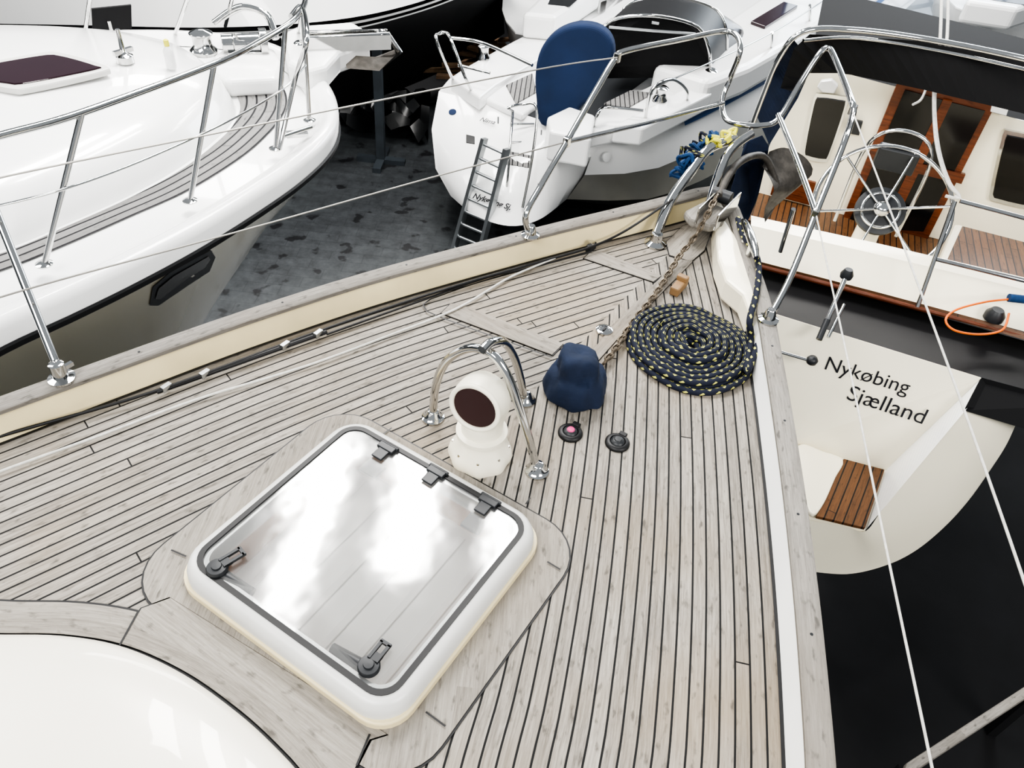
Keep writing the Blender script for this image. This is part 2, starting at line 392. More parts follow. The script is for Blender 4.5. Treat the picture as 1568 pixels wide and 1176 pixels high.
cr_px=[(-520,1040),(-250,985),(-100,972),(0,974),(100,976),(190,992),(280,1032),(360,1088),(420,1142),(470,1200),(540,1320),(590,1450)]
base=SL(cr_px,D+.006,70)
def cro(o,z): return setz(offs(base,-o),z)
m1=cro(-.085,D+.006)
obj("coachroof_margin_seam",g_loft([cro(-.091,D+.004),cro(.0,D+.004)]),m_black,yacht)
obj("coachroof_margin_board",g_loft([m1,cro(-.006,D+.008)],u0=.5),m_wood,yacht)
rr_=[cro(.0,D+.004),cro(.004,D+.02),cro(.02,D+.034)]
top=cro(.02,D+.034); ctr=sum(top,V())/len(top)-e1*.3
for f,z in ((.25,.05),(.5,.062),(.75,.068),(.98,.07)): rr_.append([V((*(p.lerp(ctr,f)).xy,D+z)) for p in top])
obj("coachroof",g_loft(rr_),M("coachroof_gelcoat",(.83,.79,.69),.28,var=.05,scale=2,coat=.3),yacht,True)
def seam(name,px,w_=.0022,z=.009):
    ps=resamp(cr(WL(px,D+z),6),max(8,len(px)*5)); obj(name,g_loft([offs(ps,-w_),offs(ps,w_)]),m_black,yacht)
seam("joint_1",[(212,935),(183,988)]); seam("joint_2",[(566,1124),(546,1172)]); 
seam("joint_4",[(582,668),(600,655)]);seam("joint_5",[(805,772),(812,762)]);seam("joint_6",[(838,860),(858,872)]);seam("joint_7",[(652,1090),(682,1112)]);seam("joint_8",[(262,842),(285,852)])
bd=WL([(262,918),(592,1126),(566,1134),(540,1185),(455,1165),(360,1078),(280,1022),(186,984),(218,934)],D)
board("fore_coachroof_board",bd,z=.007,d=e2)
board("cross_board_1",WL([(690,467),(700,466),(862,528),(845,545),(676,481)],D),z=.006,d=e2,seam=.004)
board("cross_board_2",WL([(905,387),(918,386),(1012,424),(1000,433),(894,397)],D),z=.006,d=e2,seam=.004)
board("bow_king_plank",WL([(1076,338),(1045,348),(1020,372),(1025,392),(1058,402),(1078,385),(1090,352)],D),z=.006,d=ax,seam=.004)
board("chain_guard_board",WL([(1040,398),(1060,402),(965,498),(912,558),(895,552),(945,492)],D),z=.005,d=ax,seam=.004)
seam("locker_outline_1",[(845,547),(668,483),(648,466),(668,455),(760,424),(900,388)],.003)
bc=WL([(1096,338),(1110,335),(1135,372),(1150,395),(1166,470),(1150,482),(1138,450),(1112,428),(1100,395)],D+.1)
obj("bow_casting",g_prism(bc,.09),m_ivory,yacht,False,.012)
obj("bow_nose_block",g_prism(WL([(1048,322),(1080,306),(1112,318),(1108,340),(1088,344),(1058,334)],D+.12),.04,ax),m_cap,yacht,False,.012)
tp=SL([(240,600,D+.02),(330,568,D+.02),(500,508,D+.02)],None,20)
g1=grp("genoa_track")
obj("rail",g_loft([offs(tp,-.010),offs(tp,.010)]),m_black,g1)
obj("rail_web",g_tube(tp,.008,8),m_black,g1,True)
obj("sliders",[g_box(p+UP*.004,e1*.016,e2*.008,UP*.01) for p in (tp[1],tp[5],tp[14],tp[18])],m_al,g1,False,.002)
obj("jackline_cord",g_tube(SL([(-120,770,D+.012),(0,722,D+.012),(150,668,D+.012),(300,612,D+.012),(470,560,D+.012),(600,512,D+.012),(700,472,D+.012),(780,425,D+.012),(850,395,D+.03)],None,90),.004,8),m_wline,None,True)
obj("reefing_line",g_tube(SL([(-100,705,D+.02),(0,668,D+.02),(240,598,D+.025),(500,503,D+.025),(700,437,D+.025),(830,400,D+.03),(905,378,D+.035),(960,352,D+.05),(1030,305,D+.15)],None,90),.005,8),m_black,None,True)
obj("second_reefing_line",g_tube(SL([(500,512,D+.015),(640,462,D+.015),(745,425,D+.015),(820,408,D+.015),(905,385,D+.02)],None,60),.004,8),m_black,None,True)
g2=grp("deck_cleat_block"); pc=W(905,378,D+.015)
obj("body",g_box(pc,e1*.025,e2*.012,UP*.015),m_dk,g2,False,.004); obj("sheave",g_rev([(.012,0),(.012,.012)],pc+UP*.012),m_ss,g2)

# ---- hatch
h=grp("deck_hatch")
def R_(a,b_,r): return rr(hcd,ha+a,hb+b_,r)
obj("base_flange",g_ring(R_(.036,.036,.08),R_(-.02,-.02,.04),D+.004,D+.03),m_cream,h,False,.004)
prof=[(.030,.028),(.029,.052),(.022,.068),(.012,.077),(.0,.078)]
obj("frame",g_loft([setz(R_(a,a,.055+a),D+z) for a,z in prof],closed=True),m_hfr,h,True)
obj("frame_inner",g_ring(R_(.001,.001,.055),R_(-.022,-.022,.04),D+.03,D+.074),m_al,h)
obj("gasket",g_ring(R_(.001,.001,.055),R_(-.012,-.012,.045),D+.072,D+.081),m_black,h)
obj("acrylic_pane",g_prism(setz(R_(-.011,-.011,.045),D+.078),.002),m_acr,h)
li=R_(-.022,-.022,.04)
obj("lining_upper",g_loft([setz(li,D+.07),setz(li,D+.02)],closed=True),m_hfr,h)
obj("lining_wood",g_loft([setz(li,D+.02),setz(li,D-.075)],closed=True),M("lining_oak",(.50,.24,.09),.5,var=.3),h)
obj("blind",g_prism(setz(li,D-.07),.01),m_cloth,h)
obj("blind_folds",[g_box(hcd-UP*.066+e2*(-hb+.08+.085*i),e2*.010,e1*(ha-.05),UP*.002) for i in range(7)],m_cloth,h,False,.002)
hg=[]
for u,v in ((592,686),(668,723),(748,768)):
    p=W(u,v,D+.084); hg+= [g_box(p,e2*.026,e1*.010,UP*.006),g_box(p-e1*.026,e2*.017,e1*.018,UP*.003),g_box(p-e1*.06-UP*.03,e2*.028,e1*.024,UP*.006),g_tube([p-e2*.03+e1*.012,p+e2*.03+e1*.012],.006,8)]
obj("hinges",hg,m_dk,h,False,.002)
hg=[]
for (u,v),(u2,v2),(u3,v3) in (((333,872),(398,918),(368,846)),((565,1022),(505,994),(589,988))):
    p=W(u,v,D+.079); q=W(u2,v2,D+.05); dv=(q-p); dv.z=0; dv.normalize()
    t=W(u3,v3,D+.09)-p; t.z=0; tl=t.length; t.normalize(); sd_=V((-t.y,t.x,0))
    hg.append(g_rev([(.0245,0),(.0245,.008),(.022,.012),(.012,.013),(.011,.017),(.001,.0175)],p,seg=24))
    for o in (-.010,.010): hg.append(g_box(p+t*(tl/2+.008)+sd_*o+UP*.012,t*(tl/2-.004),sd_*.0035,UP*.004))
    hg.append(g_box(p+t*(tl+.004)+UP*.012,t*.004,sd_*.0135,UP*.004)); hg.append(g_box(p+t*.022+UP*.010,t*.01,sd_*.0135,UP*.004))
    hg.append(g_tube([p-UP*.014,p-UP*.014+dv*.05,p-UP*.016+dv*.1],[.017,.014,.012],8))
obj("handles",hg,m_dk,h,True)

# ---- cowl ventilator
cv=grp("cowl_ventilator"); pb=W(735,696,D); f=V((-.36,-1,0)).normalized(); sd=V((f.y,-f.x,0))
obj("base",g_rev([(.088,0),(.09,.012),(.084,.04),(.066,.062),(.062,.088),(.072,.092),(.072,.106),(.06,.11)],pb,seg=48,fn=lambda a,j:1+(.035*math.cos(8*a) if j<3 else 0)),m_cowl,cv,True)
obj("base_screws",[g_rev([(.005,0),(.004,.004)],pb+V((math.cos(a),math.sin(a),0))*.078+UP*.045,seg=8) for a in [k*math.pi/4 for k in range(8)]],m_ss,cv)
rings=[]
path=[(0,.106,0,.058),(0,.145,4,.058),(-.008,.18,14,.064),(-.008,.208,36,.072),(.010,.232,60,.075),(.036,.240,78,.073),(.060,.240,83,.071)]
for o,z,ang,r in path:
    a=math.radians(ang); t=f*math.sin(a)+UP*math.cos(a); up2=sd.cross(t).normalized(); cpt=pb+f*o+UP*z
    rings.append([cpt+(sd*math.cos(k*math.pi/16)+up2*math.sin(k*math.pi/16))*r for k in range(32)])
obj("hood",g_loft(rings,closed=True),m_cowl,cv,True)
t=f*math.sin(math.radians(83))+UP*math.cos(math.radians(83)); lp=pb+f*.060+UP*.240
obj("hood_rim",g_torus(lp,.067,.007,t),m_cowl,cv,True)
obj("throat",g_rev([(.064,0),(.05,-.03),(.02,-.045),(.002,-.048)],lp-t*.002,t),m_red,cv,True)
# ---- guard hoops
gh=grp("ventilator_guard_rail"); P1,P2,P3=W(663,640,D),W(822,722,D),W(803,613,D)
a=[PV(u,v,P1,P2) for u,v in ((663,640),(667,592),(684,553),(718,533),(752,541),(777,575),(797,630),(812,680),(822,722))]
obj("hoop",g_tube(resamp(cr(a,8),60),.0125,14),m_ss,gh,True)
apx=a[4]
b_=[PV(u,v,P3,V((apx.x,apx.y,D))) for u,v in ((803,613),(797,580),(787,546),(772,524),(752,524),(738,536))]
obj("brace",g_tube(resamp(cr(b_,8),40),.0125,14),m_ss,gh,True)
obj("feet",[g_rev([(.034,0),(.034,.006),(.024,.012),(.018,.03),(.0135,.035)],p) for p in (P1,P2,P3)],m_ss,gh,True)
# ---- capstan with soft cover
cp=grp("windlass_capstan"); pw=W(880,602,D)
obj("metal_base",g_rev([(.085,0),(.086,.012),(.07,.02),(.06,.03)],pw),m_ss,cp,True)
def crump(a,j):
    if j<6: return 1+.05*math.sin(3*a+.6+j*.25)+.035*math.sin(7*a-j*.5)+.012*math.sin(15*a+j)
    return 1+.06*math.sin(4*a+1.0)+.03*math.sin(7*a-j*.9)+.015*math.sin(13*a+j)
cg=g_rev([(.088,.018),(.098,.016),(.099,.030),(.094,.055),(.088,.078),(.080,.092),(.070,.096),(.066,.108),(.065,.130),(.062,.150),(.056,.165),(.042,.173),(.022,.170),(.003,.164)],pw,seg=72,fn=crump)
sheared=[p+V((-.10,-.12,0))*max(0,(p.z-D-.09))*.9+UP*(.006*math.sin(40*p.x+25*p.y)) for p in cg[0]]
obj("cloth_cover",(sheared,cg[1],cg[2]),m_navy,cp,True)
for i,(u,v,mt_) in enumerate(((873,664,m_pink),(945,679,m_dk))):
    fs_=grp("deck_foot_switch"); p=W(u,v,D)
    obj("bezel",g_rev([(.037,0),(.037,.006),(.031,.012),(.024,.012),(.022,.008)],p),m_black,fs_,True)
    obj("button",g_rev([(.0225,.006),(.02,.014),(.012,.018),(.002,.019)],p),m_dk,fs_,True)
    obj("centre",g_rev([(.012,.018),(.01,.021),(.002,.0215)],p),mt_,fs_,True)
    obj("lid_hinge",g_box(p+e1*.035+UP*.008,e2*.012,e1*.008,UP*.006),m_black,fs_,False,.002)
fl_=grp("deck_filler_cap"); p=W(925,507,D)
obj("plate",g_rev([(.03,0),(.03,.008),(.024,.011),(.018,.011),(.017,.009),(.002,.009)],p),m_ss,fl_,True)
obj("slot",g_box(p+UP*.0115,e1*.01,e2*.003,UP*.001),m_black,fl_)
# ---- anchor chain
chp=cr(WL([(925,556,D+.022),(945,530,D+.022),(968,495,D+.022),(1000,455,D+.025),(1020,425,D+.03),(1040,392,D+.05),(1062,365,D+.08),(1080,335,D+.15),(1097,300,D+.2)]),10)
Lc=sum((b2-a2).length for a2,b2 in zip(chp,chp[1:])); nl=int(Lc/.027); cp_=resamp(chp,nl); gs=[]
for i in range(nl-1):
    t=(cp_[i+1]-cp_[i]).normalized(); s2=t.cross(UP).normalized(); u2=s2.cross(t)
    A=((s2 if i%2 else u2)*.9+(u2 if i%2 else s2)*.45).normalized(); mid=(cp_[i]+cp_[i+1])/2
    gs.append(g_tube([mid+t*(.022*math.cos(k*math.pi/7))+A*(.0125*math.sin(k*math.pi/7)) for k in range(14)],.0042,6,True))
obj("anchor_chain",gs,m_chain,None,True)
wc=W(1040,438,D+.02); obj("chain_stopper_block",[g_box(wc,e1*.05,e2*.018,UP*.018),g_box(wc+UP*.025+e1*.02,e1*.012,e2*.022,UP*.012)],M("stopper_wood",(.25,.15,.07),.5,var=.3),None,False,.006)
# ---- rope coil
rc=W(1054,537,D); pts=[]
for layer,(ra,rb,zz) in enumerate(((.03,.222,.012),(.205,.03,.032),(.05,.12,.048))):
    nt_=abs(rb-ra)/.0235; K=int(nt_*34)
    for k in range(K+1):
        f_=k/K; r=ra+(rb-ra)*f_; an=2*math.pi*nt_*f_+layer*1.3
        r*=1+.02*math.sin(3*an+layer)
        pts.append(rc+V((math.cos(an)*r*1.0,math.sin(an)*r,zz+.004*math.sin(5*an))))
rp=grp("mooring_rope_coil")
obj("coil",g_tube(pts,.0115,8),m_rope,rp,True)
obj("tail",g_tube(resamp(cr([pts[0]+V((.2,.02,.03))]+WL([(1143,570,D+.04),(1150,520,D+.04),(1148,490,D+.1),(1158,450,D+.11),(1162,410,D+.12),(1155,385,D+.13),(1138,360,D+.13),(1130,335,D+.13)]),8),80),.0115,8),m_rope,rp,True)
# ---- bow rollers
br=grp("bow_roller")
obj("tube_port",g_tube(resamp(cr(WL([(1003,372,D+.01),(1010,345,D+.06),(1028,305,D+.13),(1058,262,D+.21),(1085,228,D+.27),(1125,212,D+.28)]),8),40),.021,14),m_ss,br,True)
obj("tube_centre",g_tube(resamp(cr(WL([(1080,338,D+.05),(1090,300,D+.13),(1104,258,D+.21),(1120,228,D+.27),(1150,205,D+.3)]),8),40),.019,14),m_ss,br,True)
obj("foot",g_rev([(.045,0),(.045,.008),(.026,.02),(.022,.05)],W(1003,374,D)),m_ss,br,True)
obj("cheek_plates",[g_box(W(1100,318,D+.14)+e2*o,ax*.12,e2*.004,UP*.035) for o in (-.04,.04)],m_ss,br,False,.002)
obj("roller",g_tube([W(1105,300,D+.16)-e2*.04,W(1105,300,D+.16)+e2*.04],.028,16),m_dk,br,True)
ck=grp("mooring_cleat"); q1,q2=W(1138,338,D+.15),W(1158,395,D+.15)
obj("horns",g_tube([q1,q1.lerp(q2,.15)+UP*.008,q1.lerp(q2,.5)+UP*.012,q1.lerp(q2,.85)+UP*.008,q2],[.01,.016,.018,.016,.01],12),m_ss,ck,True)
obj("legs",[g_tube([q1.lerp(q2,t_),q1.lerp(q2,t_)-UP*.06],.012,10) for t_ in (.33,.67)],m_ss,ck,True)
fb=grp("fairlead_fitting"); p=W(1110,447,D); obj("base",g_rev([(.02,0),(.02,.01),(.012,.02),(.014,.04),(.006,.05)],p),m_dk,fb,True)
# tangled lines lashed round the bow tubes
def tangle(c0,ext,n,r):
    pts=[c0+V((random.uniform(-1,1)*ext[0],random.uniform(-1,1)*ext[1],random.uniform(-1,1)*ext[2])) for _ in range(n)]
    return g_tube(resamp(cr(pts,8),n*9),r,6)
ca_,cb_=W(1082,215,D+.27),W(1046,262,D+.20)
gs=[tangle(ca_.lerp(cb_,t_),(.045,.045,.045),12,.008) for t_ in (0,.25,.5,.75,1.0)]
obj("blue_mooring_line",gs,m_blue,None,True)
obj("dark_lashing_line",[tangle(ca_.lerp(cb_,t_),(.05,.05,.05),8,.007) for t_ in (.1,.6)],m_rope,None,True)
cy,cz_=W(1122,203,D+.30),W(1085,228,D+.27)
obj("yellow_webbing_strap",[tangle(cy.lerp(cz_,t_),(.028,.028,.03),9,.008) for t_ in (0,.35,.8)],m_yel,None,True)
an=grp("plough_anchor")
A1=[W(1178,232,D+.12),W(1202,226,D+.1),W(1232,240,D+.06),W(1245,263,D+.0),W(1226,284,D-.06),W(1197,302,D-.1),W(1182,326,D-.15)]
A2=[W(1165,250,D+.12),W(1172,262,D+.1),W(1180,275,D+.06),W(1185,290,D+.02),W(1180,302,D-.04),W(1172,316,D-.08),W(1170,328,D-.13)]
A1=resamp(cr(A1,6),24);A2=resamp(cr(A2,6),24)
A3=[a_.lerp(b2,.5)-UP*.05 for a_,b2 in zip(A1,A2)]
obj("fluke",g_loft([A1,A3,A2]),m_galv,an,True)
obj("shank",g_tube(resamp(cr([W(1190,285,D),W(1170,240,D+.14),W(1130,250,D+.2),W(1100,300,D+.17)],6),24),.016,8),m_galv,an,True)
nb=WL([(1135,300,D-.1),(1128,260,D+.05),(1142,215,D+.16),(1168,205,D+.18),(1180,225,D+.12),(1165,290,D-.08),(1150,318,D-.18)])
obj("anchor_cover_cloth",g_prism(nb,.12),m_navy,None,False,.02)
# ---- pulpit
pu=grp("bow_pulpit")
pa=WL([(812,361,D+.10),(805,330,D+.2),(828,285,D+.27),(868,217,D+.38),(905,152,D+.48),(940,93,D+.58),(958,78,D+.6),(1040,61,D+.6),(1105,48,D+.6),(1128,55,D+.6),(1133,80,D+.56),(1118,120,D+.44),(1106,152,D+.36),(1110,180,D+.32),(1130,190,D+.32),(1165,192,D+.33),(1192,182,D+.36),(1225,128,D+.48),(1255,82,D+.59),(1268,74,D+.6),(1278,88,D+.6),(1303,152,D+.6),(1306,175,D+.57),(1290,225,D+.47),(1250,325,D+.32),(1210,425,D+.19),(1176,490,D+.11)])
obj("rail",g_tube(resamp(cr(pa,8),260),.0115,12),m_ss,pu,True)
obj("mid_rail",g_tube(resamp(cr(WL([(868,217,D+.38),(990,188,D+.37),(1108,158,D+.36)]),6),30),.009,10),m_ss,pu,True)
obj("brace",g_tube(resamp(cr(WL([(1192,176,D+.37),(1222,250,D+.34),(1248,322,D+.32)]),6),20),.0115,10),m_ss,pu,True)
obj("feet",[g_rev([(.035,0),(.035,.006),(.022,.012),(.017,.04),(.0135,.045)],W(u,v,D+.104)) for u,v in ((812,361),(1176,490))],m_ss,pu,True)
obj("lugs",[g_box(W(u,v,z),e1*.012,e2*.012,UP*.018) for u,v,z in ((945,88,D+.59),(868,217,D+.38),(1306,168,D+.58),(1248,328,D+.32))],m_ss,pu,False,.003)
st=grp("lifeline_stanchion")
sb=W(95,580,D+.104); sttop=W(-75,150,D+.68)
obj("post",g_tube([sb,sttop],.0115,12),m_ss,st,True)
obj("socket",[g_rev([(.036,0),(.036,.006),(.02,.01),(.02,.055),(.0135,.058)],sb),g_box(sb+UP*.03+e1*.03,e1*.012,e2*.006,UP*.006)],m_ss,st,True)
ll=grp("lifelines")
def wirel(name,px,r=.0028,m=m_wire): obj(name,g_tube(resamp(cr(WL(px),8),50),r,7),m,ll,True)
wirel("port_upper",[(-160,318,D+.62),(0,272,D+.605),(400,190,D+.59),(820,107,D+.59),(945,88,D+.6)])
wirel("port_lower",[(-160,520,D+.36),(0,455,D+.355),(400,345,D+.35),(660,272,D+.36),(868,217,D+.38)])
wirel("starboard_upper",[(1306,172,D+.58),(1370,340,D+.58),(1470,610,D+.585),(1580,925,D+.59),(1650,1150,D+.6)],.0028,m_wline)
wirel("starboard_lower",[(1250,330,D+.32),(1300,560,D+.32),(1355,830,D+.32),(1424,1160,D+.32),(1450,1290,D+.32)],.0028,m_wline)

# ================= LEFT MOTOR YACHT =================
my=grp("motor_yacht"); LZ=2.93
ol=[(-420,740),(-250,625),(-100,545),(0,493),(100,449),(200,402),(300,350),(390,296),(455,252),(498,213),(516,180),(512,148),(492,116),(462,90),(410,66),(330,52),(200,48),(0,58),(-250,85)]
OL=resamp(cr(WL(ol,LZ),8),110)
def mo(o,z): return setz(offs(OL,o),z)
obj("deck",g_prism([p for p in mo(.03,LZ-.04)],.02),m_gel,my)
obj("gunwale",g_loft([mo(.13,LZ-.035),mo(.10,LZ-.012),mo(.05,LZ+.012),mo(.015,LZ+.014),mo(-.004,LZ),mo(-.006,LZ-.03),mo(.0,LZ-.09)]),m_gel,my,True)
obj("rub_strake",g_loft([mo(-.002,LZ-.088),mo(-.010,LZ-.095),mo(-.006,LZ-.118)]),m_black,my,True)
Am=(W(520,85,LZ)-W(-150,110,LZ)); Am.z=0; Am.normalize(); Om=W(480,90,LZ); Om.z=0
hr=hull(mo(.0,LZ-.11),Om,Am,[(LZ-.11,.0,0),(2.5,.10,.3),(2.0,.24,.65),(1.4,.40,1.05),(.7,.62,1.5),(0,.85,2.0)])
obj("hull",g_loft(hr),m_hullg,my,True)
def hpatch(name,px,mat,off):
    P=[surfhit(hr,u,v,W(u,v,2.5))[0] for u,v in px]; P=[p+(C-p).normalized()*off for p in P]
    cc_=sum(P,V())/len(P)
    obj(name,g_loft([P,[cc_.lerp(p,.02) for p in P]],closed=True),mat,my,True)
hpatch("hull_window_frame",[(229,468),(234,440),(262,416),(323,383),(330,394),(321,416),(290,436),(243,468)],m_dk,.02)
hpatch("hull_window",[(238,458),(243,442),(266,423),(319,393),(322,398),(314,410),(288,426),(246,458)],m_gloss,.03)
to=SL([(-420,560),(-250,500),(0,415),(100,375),(200,331),(290,290),(370,240),(410,205),(432,178),(440,155),(432,132),(405,118)],LZ-.034,90)
ti=SL([(-420,520),(-250,462),(0,388),(100,347),(200,302),(280,258),(335,215),(358,190),(368,165),(362,145),(350,132),(335,124)],LZ-.034,90)
obj("teak_side_deck",g_loft([to,[a_.lerp(b2,.5) for a_,b2 in zip(to,ti)],ti]),m_lteak,my)
cb=[(-420,505),(-250,450),(0,382),(100,342),(200,297),(280,252),(335,208),(356,185),(362,165),(350,145),(325,125),(280,108),(180,92),(0,88),(-250,95)]
CB=resamp(cr(WL(cb,LZ-.035),8),90)
Oc=W(300,150,LZ); Oc.z=0
chr_=hull(CB,V((Oc.x,Oc.y,0)),Am,[(LZ-.04,0,0),(LZ+.09,.03,.05),(LZ+.15,.08,.12),(LZ+.19,.22,.3),(LZ+.215,.5,.6),(LZ+.225,.75,.8),(LZ+.228,.99,1.0)])
obj("coachroof",g_loft(chr_),m_gel,my,True)
hz=LZ+.25
def pl(px,z): return WL(px,z)
obj("roof_hatch_frame",g_prism(resamp(cr(pl([(-70,105),(60,80),(95,80),(158,98),(160,107),(40,134),(5,133),(-80,118)],hz),4,True),40),.03),m_hfr,my,False,.008)
obj("roof_hatch_pane",g_prism(resamp(cr(pl([(-55,106),(60,85),(92,85),(146,100),(146,105),(40,126),(10,126),(-60,115)],hz+.006),4,True),40),.01),m_purple,my,False,.003)
fd=LZ-.03
obj("windlass_plinth",g_prism(pl([(325,84),(345,70),(420,72),(432,92),(425,118),(345,122),(328,108)],fd+.09),.1),m_gel,my,False,.03,4)
wl=[]
p0=W(375,66,fd+.13); sa=V((-Am.y,Am.x,0))
wl+=[g_tube([p0-Am*.06,p0+Am*.08],.055,18),g_tube([p0+Am*.08,p0+Am*.12],[.075,.075],18),g_tube([p0-Am*.12,p0-Am*.06],[.05,.05],18),g_box(p0-UP*.06,Am*.1,sa*.06,UP*.03),
 g_tube(resamp(cr([p0+V((-.2,.1,.05)),p0+V((-.05,.14,.14)),p0+V((.1,.12,.12)),p0+V((.16,.05,.02))],6),24),.02,10),
 g_rev([(.07,0),(.075,.02),(.05,.05),(.05,.09),(.065,.11),(.02,.13)],p0-Am*.22-UP*.05),g_rev([(.05,0),(.05,.05),(.03,.07)],p0+Am*.3-UP*.07)]
obj("windlass",wl,m_ss,my,True,.004)
pr=pl([(430,50),(455,38),(540,32),(562,45),(566,62),(520,78),(500,100),(470,108),(440,92)],fd+.12)
obj("bow_platform",g_prism(pr,.13),m_gel,my,False,.03,3)
pk=W(520,62,fd+.15)
obj("anchor_roller",[g_box(pk+sa*o+Am*.04,Am*.24,sa*.005,UP*.04) for o in (-.05,.05)]+[g_tube([pk+Am*.25-sa*.05,pk+Am*.25+sa*.05],.035,14),g_tube([pk-Am*.2+UP*.01,pk+Am*.28+UP*.02,pk+Am*.34-UP*.08],[.018,.02,.02],8)],m_ss,my,True)
obj("anchor_fluke",g_loft([[pk+Am*.34-UP*.06+sa*.02,pk+Am*.2-UP*.14+sa*.1,pk+Am*.02-UP*.13+sa*.07],[pk+Am*.36-UP*.08,pk+Am*.22-UP*.1,pk+Am*.02-UP*.08],[pk+Am*.34-UP*.06-sa*.02,pk+Am*.2-UP*.14-sa*.1,pk+Am*.02-UP*.13-sa*.07]]),m_galv,my,True)
TZ=LZ+.5
tr_=WL([(-200,262,TZ),(0,208,TZ),(125,173,TZ),(328,98,TZ),(400,62,TZ),(450,30,TZ),(468,0,TZ),(462,-25,TZ)])
gs=[g_tube(resamp(cr(tr_,8),80),.013,10)]
for (a_,b2),(c2,d3) in (((68,405),(125,174)),((291,308),(328,98)),((422,228),(437,42)),((474,185),(463,15)),((-130,500),(-70,228))):
    B_=W(a_,b2,LZ+.01); gs+=[g_tube([B_,W(c2,d3,TZ)],.011,10),g_rev([(.03,0),(.03,.005),(.014,.012)],B_)]
gs.append(g_tube(resamp(cr(WL([(-200,355,LZ+.27),(97,290,LZ+.27),(310,205,LZ+.27),(428,140,LZ+.27),(468,100,LZ+.27)]),8),50),.005,8))
gs.append(g_tube(resamp(cr(WL([(428,228,LZ+.02),(452,120,LZ+.3),(470,60,TZ),(462,10,TZ),(445,25,TZ)]),8),50),.011,8))
for (a_,b2),(c2,d3) in (((268,52),(290,-10)),((345,40),(362,-30)),((455,60),(470,-20)),((130,50),(140,-20))):
    gs.append(g_tube([W(a_,b2,LZ),W(c2,d3,LZ+.55)],.011,8))
obj("pulpit",gs,m_ss,my,True)
p=W(190,85,LZ+.24)
obj("antenna_post",[g_rev([(.04,-.03),(.04,0),(.02,.01),(.012,.02),(.010,.12)],p),g_box(p+UP*.02,e1*.05,e2*.01,UP*.01)],m_ss,my,True)
p=W(455,205,LZ+.02); obj("bow_cleat",[g_tube([p-Am*.07+UP*.03-sa*.08,p+Am*.07+UP*.03],.011,8),g_box(p,Am*.05,sa*.025,UP*.008)],m_ss,my,True)
p=W(45,58,LZ+.02); obj("side_cleat",[g_tube([p-Am*.1+UP*.04,p+Am*.1+UP*.04],.012,8),g_tube([p-Am*.04,p-Am*.04+UP*.04],.01,8),g_tube([p+Am*.04,p+Am*.04+UP*.04],.01,8)],m_ss,my,True)
bt_=grp("cleaning_bottle"); p=W(263,104,LZ+.19)
obj("body",g_rev([(.022,0),(.024,.01),(.024,.08),(.012,.1),(.01,.105)],p),m_gel,bt_,True); obj("cap",g_rev([(.012,.103),(.012,.13),(.004,.135)],p),m_yel,bt_,True)
dp=grp("plotter_screen"); A_,B_=W(140,48,LZ+.05),W(200,44,LZ+.05)
obj("panel",g_prism([PV(u,v,A_,B_) for u,v in ((140,14),(201,8),(202,44),(142,50))],.02,nrm=(B_-A_).cross(UP).normalized()),m_matt,dp); obj("stem",g_tube([A_.lerp(B_,.5)-UP*.12,A_.lerp(B_,.5)+UP*.05],.012,8),m_ss,dp,True)

# ================= MIDDLE SAILBOAT =================
sbt=grp("sailboat"); NZ=1.3
topT=SL([(672,140),(720,152),(790,172),(850,192),(900,207)],NZ,30)
T1=SL([(661,198),(712,222),(790,240),(855,248),(905,240)],1.08,30)
T2=SL([(667,258),(712,290),(785,304),(850,294),(895,268)],.8,30)
T3=SL([(690,300),(728,330),(780,346),(826,336),(868,305)],.6,30)
T4=SL([(750,300),(770,320),(790,322),(815,320),(840,300)],.4,30)
TR=[topT,T1,T2,T3,T4]
obj("transom",g_loft(TR),m_gel,sbt,True)
s0=SL([(900,207),(985,195),(1060,165),(1120,135),(1200,90),(1290,30),(1400,-60),(1500,-170)],NZ,50)
s1_=SL([(905,240),(990,232),(1062,204),(1126,170),(1210,122),(1305,55),(1415,-40),(1510,-150)],1.08,50)
s2_=SL([(895,268),(990,262),(1065,232),(1135,192),(1225,142),(1320,68),(1430,-28),(1520,-140)],.85,50)
s3_=SL([(868,305),(985,306),(1062,282),(1140,240),(1240,180),(1345,105),(1455,0),(1530,-120)],.6,50)
s4_=SL([(840,300),(960,316),(1060,298),(1140,258),(1240,198),(1345,120),(1455,14),(1525,-120)],.3,50)
s5_=[p+V((-.25,.35,-.28)) for p in s4_]
obj("topsides",g_loft([s0,s1_,s2_,]),m_gel,sbt,True)
obj("lower_topsides",g_loft([s2_,s3_,s4_]),m_greyh,sbt,True)
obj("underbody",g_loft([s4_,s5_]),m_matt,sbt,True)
so=V((.03,-.045,.0))
obj("sheer_stripe",g_loft([[a_.lerp(b2,.18)+so for a_,b2 in zip(s0,s1_)][3:],[a_.lerp(b2,.42)+so for a_,b2 in zip(s0,s1_)][3:]]),M("stripe_blue",(.01,.07,.22),.4),sbt)
p0_=SL([(672,140),(700,112),(790,62),(900,5),(1000,-60),(1120,-170)],NZ,40); p1_=[V((p.x+.1,p.y,.5)) for p in p0_]
p05=SL([(661,198),(690,160),(785,105),(895,45),(1000,-20),(1120,-140)],1.08,40)
obj("port_side",g_loft([p0_,p05,p1_]),m_gel,sbt,True)
obj("deck",g_prism(topT+s0[1:]+p0_[::-1][:-1],.03),m_gel,sbt)
def nb_(name,px,z,h_,mat=m_gel,bev=.03): return obj(name,g_prism(WL(px,z),h_),mat,sbt,False,bev,3)
nb_("port_coaming",[(690,118),(780,66),(835,62),(842,80),(760,128),(735,148)],NZ+.14,.16)
nb_("port_seat",[(742,150),(775,125),(840,92),(852,140),(800,175)],NZ+.06,.08)
